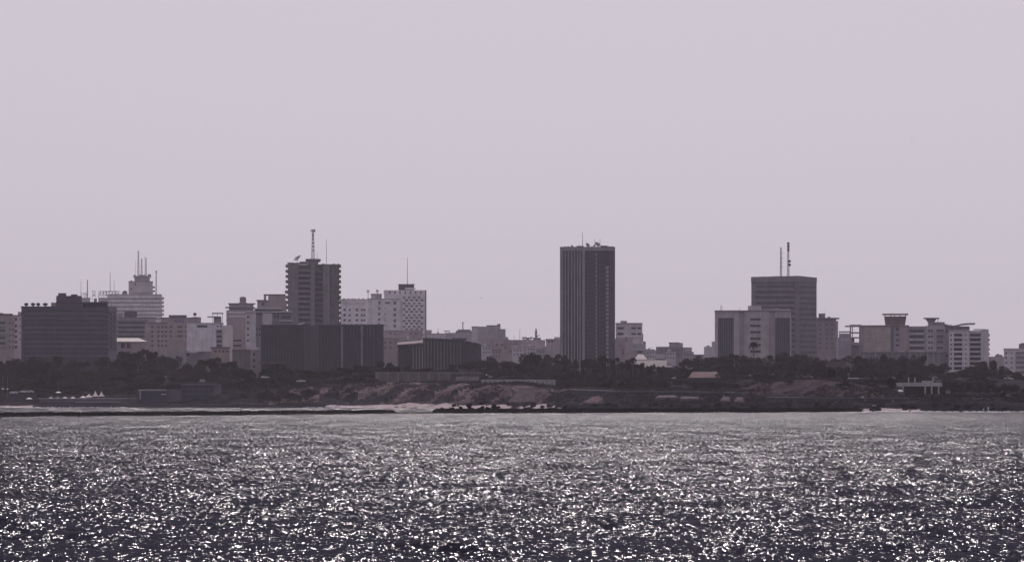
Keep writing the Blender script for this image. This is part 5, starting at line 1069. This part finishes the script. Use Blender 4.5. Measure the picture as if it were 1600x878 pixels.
plant_tree(1016, 570, 1800, 16, 'dark upright cypress-like tree before the long low house', None, 4, rt)
for q, y, w_, pi, lab in ((944, 556, 13, 4, 'upright dark tree touching the right corner of the dark tower'), (958, 562, 15, 9, 'slim dark tree between the palms right of the dark tower'), (983, 560, 14, 4, 'tapering dark tree below the white balconied block'), (1003, 568, 16, 9, 'upright dark tree in front of the long low house roof'), (893, 560, 15, 3, 'rounded dark tree at the left corner of the dark tower'), (1042, 573, 17, 1, 'round dark tree at the right end of the long low house'), (1236, 549, 26, 8, 'tallest dark tree at the right corner of the bank block'), (1546, 563, 20, 6, 'tall ragged tree beside the right end of the white flats')): plant_tree(q, y, 1850, w_, lab, None, pi, rt)
def palm(px, ytop, Y, label, seed, scale=1.0):
    x = X(px, Y); zg = ground(x, Y); zt = Z(ytop, Y) - 1.2 * scale; r = random.Random(seed)
    o = thing('palm_tree', label, 'palm tree', (x, Y, zg)); ORI[o.name] = Vector((0, 0, 0)); h = zt - zg
    tb = MB(); n = 7; bend = r.uniform(-.5, .5)
    for i in range(n): tb.tube((bend * (i / n) ** 2, 0, h * i / n), (bend * ((i + 1) / n) ** 2, 0, h * (i + 1) / n), .3 - .015 * i, .285 - .015 * i, 7)
    tb.build('trunk', M_BARK, o, (0, 0, 0)); cr = MB()
    for i in range(26):
        an = 6.283 * i / 26 + r.uniform(-.1, .1); up = r.uniform(-.35, 1.0); L = r.uniform(2.0, 2.9) * scale; pr = None
        for k in range(7):
            t0 = k / 6; rad = L * t0 * (1 - .12 * t0); zz = L * (up * t0 * .8 - 1.05 * t0 * t0) 
            wv = .36 * scale * math.sin(math.pi * min(.98, t0 * .85 + .12)); c = Vector((bend + rad * math.cos(an), rad * math.sin(an), h + zz)); sd_ = Vector((-math.sin(an), math.cos(an), 0))
            cur = [c - sd_ * wv + Vector((0, 0, -wv * .6)), c, c + sd_ * wv + Vector((0, 0, -wv * .6))]
            if pr: cr.add(pr + cur, [(0, 1, 4, 3), (1, 2, 5, 4)])
            pr = cur
    cr.build('fronds', M_LEAF[3], o, (0, 0, 0))
palm(1178.5, 531, 1830, 'tall slim palm before the centre windows of the bank block', 1, 1.15); palm(1201.5, 552, 1800, 'shorter palm right of the tall one at the bank block', 2, 1.0)
for i, (q, y, lab) in enumerate(((898, 566, 'spiky palm left of the near-black tree at the dark tower'), (950, 558, 'spiky palm just right of the dark tower base'), (963, 556, 'taller spiky palm below the pinkish block'), (975, 566, 'palm with ragged crown below the pinkish block'), (989, 556, 'dark palm beside the pale hipped roof'), (996, 566, 'low palm in front of the long low house'), (1385, 566, 'thin palm before the brown complex'), (1535, 562, 'ragged palm before the white flats'))): palm(q, y, 1850, lab, 20 + i, .9)

# scrub over the banks and between the trees
def scrub():
    rng = np.random.RandomState(77); P = []; S = []
    n = 9000
    px = rng.uniform(-10, 1610, n)
    sx = np.array([X(p, np.interp(p, [0, 600, 840, 1200, 1330, 1600], [1863, 1806, 1650, 1425, 1345, 1316])) for p in px])
    t = rng.uniform(20, 150, n) ** 1.0; y = shore(sx) + t; x = (px - 800) / F * y; t = y - shore(x)
    z = ground_np(x, t); dens = vnoise(x * .05, y * .05, 41)
    keep = (t > 22) & (dens > np.where((x > -120) & (x < 40) & (t < 60), .52, .3)); x, y, z = x[keep], y[keep], z[keep]
    pts = []
    for i in range(len(x)):
        k = rng.randint(10, 22); r = rng.uniform(.5, 1.5)
        d = rng.normal(size=(k, 3)) * np.array([r * .6, r * .6, r * .3]); pts.append(np.array([x[i], y[i], z[i] + r * .35]) + d)
    me = leaf_mesh('scrub', np.concatenate(pts) - np.array([0, 1600, 0]), .3, M_LEAF[1], rng)
    me.materials.append(M_LEAF[2]); mi = (rng.uniform(size=len(me.polygons)) < .4).astype(int); me.polygons.foreach_set('material_index', mi)
    tag(link('scrub', me, None, (0, 1600, 0)), 'low dark scrub covering the coastal banks', 'scrub', kind='stuff')
scrub()
# ------------------------------------------------------------------ haze
def haze_box():
    m = bpy.data.materials.new('haze_air'); m.use_nodes = True
    t = m.node_tree; t.nodes.clear()
    out = t.nodes.new('ShaderNodeOutputMaterial'); pv = t.nodes.new('ShaderNodeVolumePrincipled')
    pv.inputs['Color'].default_value = (0.93, 0.88, 1.0, 1)
    pv.inputs['Density'].default_value = HAZE
    pv.inputs['Anisotropy'].default_value = 0.2
    t.links.new(pv.outputs[0], out.inputs['Volume'])
    bm = bmesh.new(); bmesh.ops.create_cube(bm, size=1.0)
    for v in bm.verts:
        v.co = Vector((v.co.x * 7000, 2800 + v.co.y * 8400, 60.0 + v.co.z * 128))
    me = bpy.data.meshes.new('haze'); bm.to_mesh(me); bm.free(); me.materials.append(m)
    o = bpy.data.objects.new('haze', me); COL.objects.link(o); o['kind'] = 'stuff'
    o['label'] = 'pale lavender haze in the air'; o['category'] = 'haze'
HAZE = 0.000031
haze_box()
